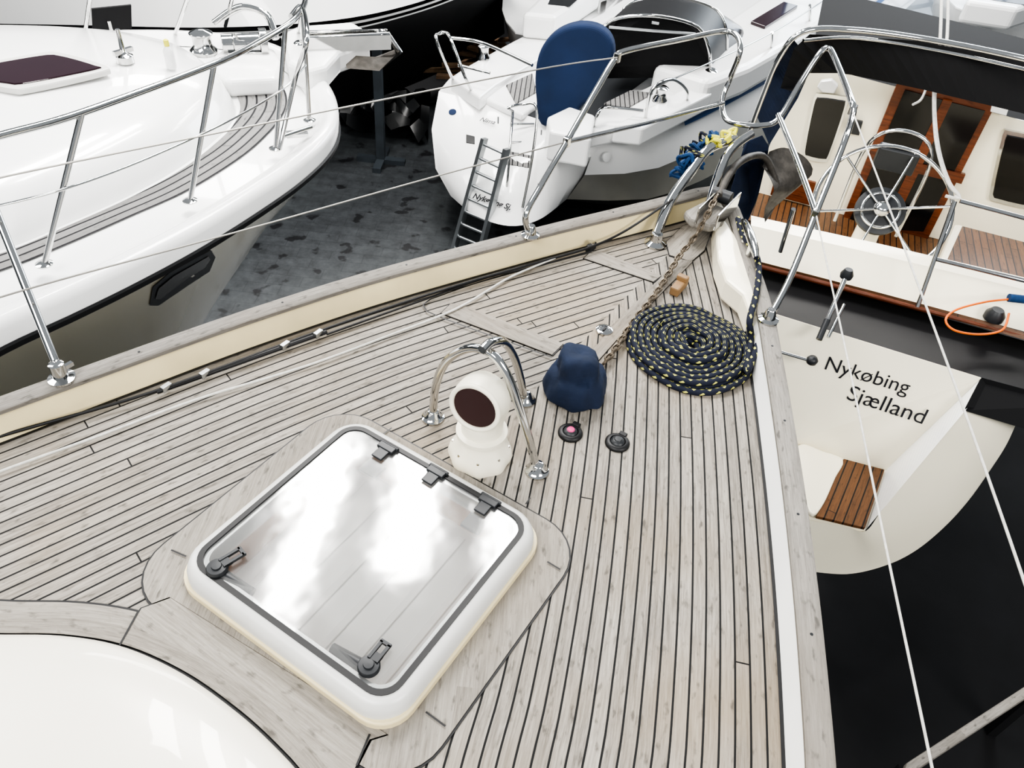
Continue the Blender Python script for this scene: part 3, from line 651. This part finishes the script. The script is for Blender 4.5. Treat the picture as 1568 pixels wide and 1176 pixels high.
nb_("cockpit_sole",[(790,170),(850,125),(965,90),(1010,105),(885,200)],NZ+.01,.02,m_dk,.002)
nb_("cockpit_locker_lid",[(775,130),(815,112),(822,140),(790,158)],NZ+.075,.02,m_lteak,.002)
nb_("helm_seat",[(838,178),(872,162),(912,176),(905,212),(842,200)],NZ+.3,.3)
nb_("starboard_seat",[(905,205),(915,170),(975,140),(1050,105),(1085,118),(1060,150),(985,188)],NZ+.14,.16)
nb_("seat_pad",[(925,158),(965,138),(1000,142),(960,165)],NZ+.16,.02,m_lteak,.003)
nb_("starboard_coaming",[(940,190),(1000,160),(1080,118),(1100,122),(1090,142),(985,195)],NZ+.22,.2)
nb_("cabin_top",[(1000,100),(1080,50),(1200,-30),(1300,-60),(1310,-10),(1240,50),(1150,100),(1085,125)],NZ+.36,.36,bev=.08)
nb_("cabin_hatch",[(1150,32),(1200,2),(1222,8),(1172,40)],NZ+.40,.04,m_purple,.01)
ca,cb2=W(1115,130,NZ+.05),W(1260,52,NZ+.05)
obj("cabin_window",g_prism([PV(u,v,ca,cb2) for u,v in ((1105,118),(1180,72),(1240,36),(1240,46),(1180,86),(1112,128))],.01,nrm=(cb2-ca).cross(UP).normalized()),m_gloss,sbt)
wa=W(825,185,NZ+.05); wb=W(905,200,NZ+.05); wn=(wb-wa).cross(UP).normalized()
wc_=[PV(u,v,wa,wb) for u,v in ((828,192),(820,150),(819,110),(828,75),(850,50),(882,38),(915,42),(936,62),(938,95),(915,140),(890,165),(868,190))]
wc_=resamp(cr(wc_,6,True),60)
obj("wheel_cover",g_prism(wc_,.16,nrm=wn),m_nav2,sbt,False,.04,4)
h0=[W(u,v,z) for u,v,z in ((925,120,NZ+.15),(918,65,NZ+.6),(935,32,NZ+.8),(1000,24,NZ+.9),(1066,40,NZ+.8),(1085,74,NZ+.6),(1088,118,NZ+.2))]
h1=[W(u,v,z) for u,v,z in ((960,90,NZ+.15),(952,35,NZ+.6),(965,5,NZ+.78),(1030,-4,NZ+.86),(1092,12,NZ+.78),(1112,45,NZ+.6),(1112,95,NZ+.2))]
h2=[W(u,v,z) for u,v,z in ((1010,60,NZ+.3),(1010,40,NZ+.35),(1025,32,NZ+.36),(1070,28,NZ+.37),(1125,35,NZ+.36),(1140,50,NZ+.35),(1140,70,NZ+.3))]
H0,H1,H2=[resamp(cr(q,6),30) for q in (h0,h1,h2)]
obj("sprayhood",g_loft([H0,H1]),m_black,sbt,True)
obj("sprayhood_front",g_loft([H1,H2]),m_gloss,sbt,True)
obj("sprayhood_dark_inside",g_prism(H0+[H0[-1].lerp(H0[0],.5)],.02,nrm=V((-.4,-.9,0)).normalized()),m_matt,sbt)  # black panel closing the hood, stands in for its shaded interior
obj("sprayhood_windows",[g_tube([H0[a_].lerp(H0[b2],.5+.0)+V((-.03,-.06,-.05)),H0[a_]+V((-.02,-.05,-.05))],.015,6) for a_,b2 in ((9,20),(14,16),(20,9))],m_al,sbt,True)
obj("sprayhood_frame",[g_tube(q,.02,8) for q in (H0,H1)],m_ss,sbt,True)
def ntube(px,r=.017): return g_tube(resamp(cr(WL(px),6),40),r,8)
pz=NZ+.62
gs=[ntube([(728,150,NZ),(712,118,NZ+.3),(690,60,pz),(682,50,pz),(672,52,pz),(668,62,pz),(690,115,NZ+.2),(700,125,NZ)]),
    ntube([(690,58,pz),(740,66,pz),(815,100,pz)]),ntube([(702,100,NZ+.3),(750,112,NZ+.3)]),
    ntube([(985,215,NZ-.05),(990,170,NZ+.3),(1000,135,pz),(1030,122,pz),(1052,140,NZ+.4),(1050,165,NZ)]),
    ntube([(905,205,NZ),(915,175,NZ+.3),(930,165,NZ+.3),(985,170,NZ+.3)]),
    ntube([(1180,100,NZ),(1182,50,pz)]),ntube([(1240,60,NZ),(1240,8,pz)]),ntube([(1000,135,pz),(1182,50,pz),(1300,-25,pz)],.008),
    ntube([(785,170,NZ+.2),(778,165,NZ+.3),(800,160,NZ+.3),(822,166,NZ+.3),(815,240,NZ-.1),(800,318,.75)],.014),ntube([(785,170,NZ+.2),(780,240,NZ-.1),(775,300,.75)],.014)]
gs+=[g_tube([W(781-k*1.2,190+k*28,NZ-.02-k*.13),W(818-k*3.5,190+k*28,NZ-.02-k*.13)],.012,8) for k in range(5)]
obj("pushpit",gs,m_ss,sbt,True)
obj("winches",[g_rev([(.08,0),(.08,.03),(.055,.06),(.055,.12),(.07,.14),(.04,.16)],p) for p in (W(1010,155,NZ+.22),W(740,90,NZ+.14),W(1085,128,NZ+.22))],m_ss,sbt,True)
def tq(name,px,mat):
    hs=[surfhit(TR,u,v,W(u,v,1.0)) for u,v in px]; nn=hs[0][1]
    obj(name,g_prism([p[0]+nn*.012 for p in hs],.02,nrm=nn),mat,sbt)
tq("exhaust_port",[(714,207),(727,210),(727,221),(714,219)],m_black)
tq("exhaust_starboard",[(862,217),(880,220),(880,231),(863,229)],m_black)
tq("step_upper",[(776,232),(816,240),(812,258),(774,252)],m_lteak)
tq("walkway_seam",[(762,180),(764,180),(763,300),(761,300)],m_dk)
tq("walkway_seam_b",[(828,200),(830,200),(825,290),(823,290)],m_dk)
def text(name,body,p0,p1,nn,par,mat,shear=0,bold=0):
    cu=bpy.data.curves.new(name,'FONT'); cu.body=body; cu.extrude=.01; cu.shear=shear; cu.offset=bold
    ob=bpy.data.objects.new(name,cu); S.collection.objects.link(ob); cu.materials.append(mat)
    bpy.context.view_layer.update(); wd=ob.dimensions.x
    x=(p1-p0); L=x.length; x.normalize(); z=nn; x=(x-z*x.dot(z)).normalized(); y=z.cross(x); k=L/wd
    ob.matrix_world=Matrix.Translation(p0)@Matrix(((x.x,y.x,z.x),(x.y,y.y,z.y),(x.z,y.z,z.z))).to_4x4()@Matrix.Diagonal((k,k,k*.2,1))
    ob.parent=par
    return ob
def ttext(name,body,a_,b2,off,bold):
    p_,n1_=surfhit(TR,*a_,W(*a_,1.0)); q_,n2_=surfhit(TR,*b2,W(*b2,1.0)); nn=(n1_+n2_).normalized()
    text(name,body,p_+nn*off,q_+nn*off,nn,sbt,m_text,.3,bold)
ttext("name_lettering","Nima",(734,188),(757,194),.03,.02)
ttext("port_lettering","Nykøbing Sj.",(724,304),(781,322),.05,.03)
obj("emblem",g_rev([(.04,0),(.04,.01),(.02,.012)],surfhit(TR,693,172,W(693,172,1.1))[0],surfhit(TR,693,172,W(693,172,1.1))[1]),m_nav2,sbt,True)
obj("round_vent",g_rev([(.05,0),(.05,.02),(.03,.03)],W(925,237,1.1)+V((.02,-.04,0)),V((.5,-.8,.2))),m_gel,sbt,True)
ld=grp("aluminium_ladder")
la,lb=W(742,212,1.35),W(776,228,1.35); fa,fbm=W(690,400,.0),W(728,415,.0)
obj("rails",[g_box((a_+b2)/2,(b2-a_)/2,(lb-la).normalized()*.02,((b2-a_).cross(lb-la)).normalized()*.035) for a_,b2 in ((la,fa),(lb,fbm))],m_al,ld)
obj("rungs",[g_tube([la.lerp(fa,t_),lb.lerp(fbm,t_)],.016,8) for t_ in [(.04+k*.105) for k in range(10)]],m_al,ld,True)

# ================= RIGHT SAILBOAT =================
rb_=grp("sailboat"); 
def rl(name,a_,b2,mat,n=24,sm=False): return obj(name,g_loft([resamp(a_,n),resamp(b2,n)]),mat,rb_,sm)
tA=WL([(1160,472),(1300,513),(1420,547),(1502,578)],2.25); tB=WL([(1212,676),(1260,690),(1310,705),(1357,718)],1.6)
obj("transom_face",g_prism([tA[0],tA[-1],tB[-1],tB[0]],.01,nrm=(tA[-1]-tA[0]).cross(tB[0]-tA[0]).normalized()),m_ivory,rb_)
rl("scoop_wall",WL([(1502,578,2.25),(1357,718,1.6)]),WL([(1482,624,2.15),(1325,812,1.57)]),m_gel)
obj("scoop_sole",g_prism(WL([(1215,676,1.6),(1357,718,1.6),(1325,812,1.57),(1238,794,1.57)]),.02),m_ivory,rb_)
d_=W(1325,810,1.6)-W(1357,718,1.6); d_.z=0
obj("teak_step",g_prism(WL([(1292,702),(1355,719),(1325,808),(1250,790)],1.615),.02,d_),m_bteak,rb_,False,.003)
obj("step_pad",g_prism(resamp(cr(WL([(1222,682),(1260,690),(1292,703),(1280,730),(1262,770),(1245,788),(1232,760)],1.63),4,True),40),.03),m_ivory,rb_,False,.01)
li_=resamp(cr(WL([(1480,626,2.12),(1455,656,2.03),(1420,698,1.90),(1385,740,1.78),(1350,782,1.65),(1326,813,1.57),(1300,808,1.57),(1270,802,1.57),(1238,796,1.57)]),6),60)
lo_=resamp(cr(WL([(1560,640,2.05),(1545,672,1.92),(1522,708,1.76),(1488,756,1.58),(1450,798,1.42),(1405,835,1.28),(1358,858,1.2),(1300,871,1.15),(1235,866,1.15)]),6),60)
mi_=[a_.lerp(b2,.5)+UP*.02 for a_,b2 in zip(li_,lo_)]
ed_=[p+V((.01,-.0,-.05)) for p in lo_]
obj("transom_lip",g_loft([li_,mi_,lo_,ed_]),m_ivory,rb_,True)
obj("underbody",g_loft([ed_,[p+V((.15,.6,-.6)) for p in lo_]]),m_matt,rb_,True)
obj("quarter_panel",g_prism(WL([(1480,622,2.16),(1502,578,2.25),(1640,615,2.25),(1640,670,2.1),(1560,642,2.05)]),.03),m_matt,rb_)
obj("aft_well_shadow",g_prism(WL([(1158,474),(1502,580),(1640,618),(1640,535),(1160,408)],2.24),.03),m_black,rb_)  # black surface stands in for the shadow under the aft deck
rl("hull_side",WL([(1160,400,2.3),(1160,470,2.25),(1212,676,1.6)]),WL([(1150,420,1.2),(1150,480,1.1),(1200,676,.9)]),m_gel)
c0=WL([(1150,402),(1350,454),(1660,537)],2.3);c1=WL([(1150,345),(1350,391),(1660,465)],2.46);c2=WL([(1150,330),(1350,374),(1660,446)],2.47);c3=WL([(1150,336),(1350,380),(1660,452)],1.75)
rl("coaming_face",c0,c1,m_ivory);rl("coaming_top",c1,c2,m_ivory);rl("coaming_inner",c2,c3,m_ivory)
rl("teak_rubbing_strip",WL([(1150,406),(1350,460),(1660,548)],2.29),WL([(1150,397),(1350,449),(1660,532)],2.33),m_bteak)
obj("teak_rub_body",g_tube(resamp(WL([(1150,403),(1350,456),(1660,540)],2.3),20),.018,8),m_bwood,rb_,True)
obj("cockpit_sole",g_prism(WL([(1120,330),(1660,470),(1660,400),(1130,270)],1.7),.03,V((.3,1,0))),m_bteak,rb_)
obj("seat",g_prism(WL([(1462,340),(1660,392),(1660,470),(1432,412)],2.2),.5),m_ivory,rb_,False,.03)
obj("seat_teak",g_prism(WL([(1474,346),(1660,394),(1660,462),(1446,408)],2.21),.015,V((.27,.96,0))),m_bteak,rb_,False,.003)
BA,BB=W(1180,300,1.7),W(1568,400,1.7); bn=(BB-BA).cross(UP).normalized()
if bn.dot(C-BA)<0: bn=-bn
def bq(name,px,mat,off=0,th_=.03,bev=0,par=rb_):
    P=[PV(u,v,BA,BB)+bn*off for u,v in px]
    return obj(name,g_prism(P,th_,nrm=bn),mat,par,False,bev,3)
bq("bulkhead",[(1150,292),(1660,424),(1700,225),(1568,185),(1400,140),(1240,98),(1225,110)],m_ivory)
bq("door_frame",[(1376,120),(1524,158),(1410,384),(1284,348)],m_bwood,.04,.04,.006)
bq("door_left",[(1386,134),(1446,150),(1352,345),(1302,332)],m_gloss,.05,.02)
bq("door_right",[(1456,153),(1508,166),(1414,350),(1362,346)],m_gloss,.05,.02)
bq("door_stile",[(1444,148),(1458,151),(1364,351),(1348,346)],m_bwood,.06,.03)
bq("door_rail",[(1352,232),(1478,262),(1472,276),(1346,246)],m_bwood,.065,.03)
def win(name,q):
    P=resamp(cr([PV(u,v,BA,BB)+bn*.03 for u,v in q],3,True),48); cc=sum(P,V())/len(P)
    obj(name+"_frame",g_prism([cc+(p-cc)*1.14 for p in P],.03,nrm=bn),m_ss,rb_); obj(name,g_prism([p+bn*.012 for p in P],.03,nrm=bn),m_gloss,rb_)
win("cabin_window_port",[(1256,148),(1288,152),(1294,160),(1270,232),(1262,240),(1238,235),(1234,226),(1248,156)])
win("cabin_window_starboard",[(1548,206),(1605,220),(1612,230),(1590,305),(1580,312),(1526,300),(1521,290),(1538,214)])
bq("speaker",[(1520,150),(1545,157),(1540,172),(1516,166)],m_gel,.06,.05)
bq("instrument_panel",[(1300,178),(1322,183),(1316,204),(1294,199)],m_dk,.05,.03,.004)
bq("lower_locker_door",[(1190,262),(1250,278),(1240,312),(1180,296)],m_bwood,.03,.03,.004)
bq("vent_round",[(1258,120),(1275,118),(1285,128),(1278,140),(1260,138),(1252,130)],m_gel,.06,.05,.01)
rl("cabin_roof",[PV(u,v,BA,BB) for u,v in ((1240,98),(1400,140),(1568,185),(1700,222))],[PV(u,v,BA,BB)+V((.5,1.8,.05)) for u,v in ((1240,98),(1400,140),(1568,185),(1700,222))],m_matt)
rl("canopy",WL([(1195,135,2.9),(1215,75,3.15),(1240,52,3.2),(1400,62,3.25),(1568,92,3.25),(1680,115,3.25)]),WL([(1215,140,2.9),(1238,112,2.95),(1290,112,2.98),(1400,134,3.0),(1568,174,3.0),(1680,206,3.0)]),m_matt)
rl("canopy_side",WL([(1160,180,2.6),(1185,100,2.9),(1215,60,3.15)]),WL([(1178,222,2.4),(1222,150,2.7),(1245,98,2.95)]),m_navy)
obj("canopy_gear",[g_rev([(.05,0),(.06,.04),(.03,.09)],W(u,v,2.9)) for u,v in ((1345,92),(1385,100),(1560,150))],m_dk,rb_,True)
gs=[g_tube(resamp(cr(WL([(1140,225,2.45),(1165,155,2.8),(1195,85,3.15),(1232,48,3.3),(1310,46,3.32),(1430,62,3.32),(1568,90,3.32),(1700,125,3.32)]),8),80),.016,10),
 g_tube(resamp(cr(WL([(1230,62,3.2),(1310,58,3.22),(1430,76,3.22),(1568,106,3.22),(1700,140,3.2)]),8),60),.011,8),
 g_tube(WL([(1470,308,2.9),(1660,358,2.9)]),.012,8),g_tube(WL([(1462,308,2.9),(1405,470,2.4)]),.012,8),g_tube(WL([(1430,396,2.6),(1660,452,2.6)]),.012,8),
 g_tube(WL([(1215,320,2.8),(1195,385,2.5)]),.012,8)]
obj("stern_gantry",gs,m_ss,rb_,True)
sw=grp("steering_wheel"); wc3=W(1350,320,2.40); fwd=V((.30,.954,0)); wn=(-fwd*.70+UP*.71).normalized()
rw=.40; a_=wn.cross(UP).normalized(); b2=wn.cross(a_)
gs=[g_torus(wc3,rw,.013,wn,56,10)]
for k in range(6):
    an_=k*math.pi/3+.3; dd=a_*math.cos(an_)+b2*math.sin(an_); gs.append(g_tube([wc3+dd*.04,wc3+dd*rw],.008,8))
obj("rim_and_spokes",gs,m_ss,sw,True)
obj("hub",g_rev([(.05,-.02),(.05,.02),(.03,.04),(.01,.045)],wc3,wn),m_ss,sw,True)
obj("brake_disc",[g_rev([(.15,-.06),(.15,-.03),(.1,-.02)],wc3,wn),],m_dk,sw,True)
obj("brake_disc_ring",g_torus(wc3-wn*.025,.11,.012,wn),m_ss,sw,True)
obj("pedestal",g_tube([V((wc3.x,wc3.y,1.7))+fwd*.15,V((wc3.x,wc3.y,2.42))+fwd*.15],[.09,.07],14),m_ivory,sw,True)
obj("binnacle",[g_box(wc3+fwd*.3+UP*.2,a_*.12,fwd*.05,UP*.07)],m_dk,sw,False,.01)
obj("guard_hoop",g_tube(resamp(cr([wc3+fwd*.3+a_*.2-UP*.3,wc3+fwd*.3+a_*.2+UP*.2,wc3+fwd*.3+a_*.1+UP*.36,wc3+fwd*.3-a_*.1+UP*.36,wc3+fwd*.3-a_*.2+UP*.2,wc3+fwd*.3-a_*.2-UP*.3],6),40),.012,8),m_ss,sw,True)
P=tA[0];nn=(tA[-1]-tA[0]).cross(tB[0]-tA[0]).normalized()
if nn.dot(C-P)<0: nn=-nn
tp_=lambda u,v: PP(u,v,P,nn)+nn*.015
text("port_lettering_upper","Nykøbing",tp_(1260,563),tp_(1386,601),nn,rb_,m_text)
text("port_lettering_lower","Sjælland",tp_(1294,609),tp_(1410,647),nn,rb_,m_text)
ds=grp("davit_strut"); q1,q2=W(1297,420,2.5),W(1254,520,2.27)
obj("bar",g_tube([q1,q2],.013,10),m_ss,ds,True); obj("mount",[g_rev([(.03,-.02),(.034,0),(.02,.03)],q1),g_tube([q1.lerp(q2,.7),q2],.016,8)],m_dk,ds,True); obj("plate",g_tube([q1.lerp(q2,.45)+V((.05,0,.0)),q2+V((.04,0,.02))],.009,8),m_ss,ds,True)
gb=grp("stern_grab_bar"); q1,q2=W(1192,538,2.15),W(1243,553,2.15)
obj("bar",g_tube([q1,q2],.009,8),m_ss,gb,True); obj("knob",g_rev([(.01,-.02),(.026,-.01),(.03,.01),(.02,.026),(.005,.03)],q2),m_dk,gb,True)
sc_=grp("shore_power_cable")
obj("cable",g_tube(resamp(cr(WL([(1548,458,2.46),(1510,462,2.46),(1465,474,2.46),(1448,490,2.44),(1462,506,2.4),(1500,512,2.36),(1535,505,2.36),(1545,480,2.4)]),8),60),.006,8),m_orange,sc_,True)
obj("plug",g_tube(WL([(1545,456,2.47),(1600,462,2.47)]),.022,12),m_blue,sc_,True); obj("socket",g_rev([(.05,0),(.05,.03),(.03,.06)],W(1520,488,2.34)),m_dk,sc_,True)
hr_=grp("hanging_halyard")
for k,(x0,x1) in enumerate(((1442,1438),(1452,1440))):
    obj("strand_%d"%(k+1),g_tube(resamp(cr(WL([(x0,-20,3.3),(x0-3,70,3.2),(x1-8,140,2.95),(x1-4,220,2.75),(x1+14,280,2.6),(x1+34,304,2.55),(x1+10+k*12,300,2.55)]),8),50),.010,8),m_wline,hr_,True)
obj("knot",[g_torus(W(1446,72,3.2),.03,.01,V((1,1,k*.5))) for k in range(3)],m_wline,hr_,True)
obj("loose_strand",g_tube(resamp(cr(WL([(1440,75,3.2),(1425,115,3.0),(1412,150,2.9),(1398,160,2.88)]),8),30),.008,8),m_wline,hr_,True)

# ================= BACKGROUND =================
random.seed(9)
def floor_sheet(name,px,zamp=.12,n=16,mat=m_tarp_shade):
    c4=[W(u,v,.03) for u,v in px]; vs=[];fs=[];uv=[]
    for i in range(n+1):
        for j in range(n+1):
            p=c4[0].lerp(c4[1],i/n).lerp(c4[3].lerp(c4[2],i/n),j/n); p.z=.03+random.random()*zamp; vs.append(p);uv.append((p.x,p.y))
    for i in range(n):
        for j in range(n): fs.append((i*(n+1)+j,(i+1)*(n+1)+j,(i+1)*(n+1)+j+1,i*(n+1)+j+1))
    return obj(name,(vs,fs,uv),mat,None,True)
floor_sheet("black_tarp_and_shade",[(1150,1500),(1150,560),(1900,560),(1900,1500)],.05,20)  # near-black sheet painted in for the shade on the floor here
floor_sheet("black_tarp_and_shade",[(490,190),(520,165),(660,160),(655,225)],.35,12,m_tarpg)
floor_sheet("black_tarp_and_shade",[(560,165),(560,20),(820,20),(665,160)],.03,8)
def trestle(u,v,hgt,sz=.05):
    t=grp("steel_boat_stand"); p=W(u,v,0)
    obj("post",[g_box(p+UP*hgt/2,V((sz,0,0)),V((0,sz,0)),UP*hgt/2)],m_steelp,t)
    obj("base",[g_box(p+UP*.03,V((.3,0,0)),V((0,.05,0)),UP*.03),g_box(p+UP*.03,V((.05,0,0)),V((0,.3,0)),UP*.03)],m_steelp,t)
    obj("head_plate",[g_box(p+UP*(hgt+.02),V((.15,0,0)),V((0,.15,0)),UP*.02)],m_steelp,t)
trestle(584,248,1.5)
gs=[]
for k in range(22):
    p=W(random.uniform(690,760),random.uniform(55,125),random.uniform(.05,.7)); a5=random.uniform(-.5,.9)
    gs.append(g_box(p,V((math.cos(a5),math.sin(a5),random.uniform(-.05,.2)))*random.uniform(.2,.6),V((-math.sin(a5),math.cos(a5),0))*.05,UP*.02))
obj("timber_stack",gs,m_yard)
fh=grp("sailboat")
q0=SL([(-350,-60),(200,-60),(450,-70),(650,-90),(800,-120)],2.5,50)
q1_=SL([(-350,30),(100,38),(330,42),(500,32),(610,12),(700,-18),(790,-60)],1.95,50)
q2_=SL([(-350,62),(100,72),(330,72),(510,58),(620,32),(705,2),(790,-40)],1.75,50)
q3_=SL([(-350,150),(100,160),(330,150),(510,110),(620,75),(700,40),(770,0)],1.1,50)
obj("topsides",g_loft([q0,q1_]),m_gel,fh,True)
mid=lambda t_:[a_.lerp(b2,t_) for a_,b2 in zip(q1_,q2_)]
obj("boot_stripe_black",g_loft([q1_,mid(.25)]),m_gloss,fh);obj("stripe_white",g_loft([mid(.25),mid(.4)]),m_gel,fh);obj("stripe_black_b",g_loft([mid(.4),mid(.6)]),m_gloss,fh);obj("stripe_white_b",g_loft([mid(.6),mid(.7)]),m_gel,fh)
obj("antifouling",g_loft([mid(.7),q2_,q3_,[p+V((0,1,-.8)) for p in q3_]]),m_tarp_shade,fh,True)
def smallboat(px_deck,z,sh,cab):
    g=grp("sailboat"); o=resamp(cr(WL(px_deck,z),6,True),50)
    cc=sum(o,V())/len(o)
    rings=[o,[cc.lerp(p,.93)-UP*.45 for p in o],[cc.lerp(p,.7)-UP*.8 for p in o],[cc.lerp(p,.25)-UP*(z-.05) for p in o]]
    obj("hull",g_loft(rings,closed=True),m_gel,g,True); obj("deck",g_prism(o,.02),m_gel,g)
    c5=WL(cab,z+.3); obj("cabin",g_prism(c5,.3),m_gel,g,False,.06,3)
    obj("portlights",[g_prism([p+UP*.005 for p in [c5[0].lerp(c5[2],.3),c5[1].lerp(c5[2],.3),c5[2].lerp(c5[0],.2),c5[3].lerp(c5[0],.3)]],.004)],m_gloss,g)
    gs=[]
    for i in range(0,50,7): gs.append(g_tube([cc.lerp(o[i],.96),cc.lerp(o[i],.96)+UP*.6],.014,6))
    gs.append(g_tube([cc.lerp(p,.96)+UP*.6 for p in o],.012,6,True)); obj("guard_rails",gs,m_ss,g,True)
smallboat([(770,0),(780,40),(815,58),(870,45),(940,10),(1010,-50),(1040,-150),(900,-150),(800,-60)],1.3,0,[(800,20),(850,25),(920,-20),(880,-60)])
smallboat([(1450,-5),(1480,18),(1560,28),(1640,30),(1700,0),(1640,-60),(1500,-70),(1440,-40)],1.6,0,[(1480,0),(1560,12),(1600,0),(1500,-40)])
bm=grp("walkway_beam"); q1,q2=W(1380,1185,.9),W(1640,1015,.9)
obj("beam",g_box((q1+q2)/2,(q2-q1)/2,V((.03,.045,0)),UP*.03),m_cap,bm,False,.01)
obj("legs",[g_box(V((*q1.lerp(q2,t_).xy,.45)),V((.03,0,0)),V((0,.03,0)),UP*.44) for t_ in (.03,.97)],m_matt,bm)

# ================= LIGHT =================
wd=bpy.data.worlds.new("hall"); S.world=wd; wd.use_nodes=True
bg=wd.node_tree.nodes["Background"]; bg.inputs[0].default_value=(.90,.95,1,1); bg.inputs[1].default_value=.44
def area(name,loc,sx,sy,pw,target=None,col=(1,.98,.95)):
    l=bpy.data.lights.new(name,'AREA'); l.shape='RECTANGLE'; l.size=sx; l.size_y=sy; l.energy=pw; l.color=col
    o=bpy.data.objects.new(name,l); S.collection.objects.link(o); o.location=loc
    t=(V(target) if target else V((loc[0],loc[1],0)))-V(loc)
    o.rotation_euler=t.to_track_quat('-Z','Y').to_euler(); return o
area("skylight_lamp",(-1.9,5.0,8.0),.45,3.0,260)
area("skylight_lamp",(-.9,5.6,8.0),.45,3.0,260)
area("skylight_lamp",(.1,5.4,8.0),.35,2.4,150)
area("fill_lamp",(-3,11,7.5),5,1.2,500)
area("fill_lamp",(4.5,10,7.5),5,1.2,500)
area("fill_lamp",(-2.5,-3.0,8),5,2.0,470,(.5,3,2),(1,.99,.97))  # added fill from behind the camera, not a known hall light
area("fill_lamp",(4.5,-2.5,6.5),3,1.5,330,(2.0,3.3,1.8))  # added fill to brighten the right boat's transom
area("fill_lamp",(-7,4,7.5),1.2,5,330,(0,3,2.5))  # added fill from the left, no lamp known there
area("window_daylight_lamp",(7.5,14,5.5),5,3,480,(0,3,2),(.85,.93,1))
bpy.context.view_layer.update()
for e in [o for o in S.objects if o.type=='EMPTY']:
    ch=[c for c in e.children]
    pts=[c.matrix_world@V(b_) for c in ch for b_ in c.bound_box]
    if not pts: continue
    lo=V((min(p.x for p in pts),min(p.y for p in pts),min(p.z for p in pts))); hi=V((max(p.x for p in pts),max(p.y for p in pts),max(p.z for p in pts)))
    e.location=V(((lo.x+hi.x)/2,(lo.y+hi.y)/2,lo.z)); 
    for c in ch: c.matrix_parent_inverse=Matrix.Translation(e.location).inverted()
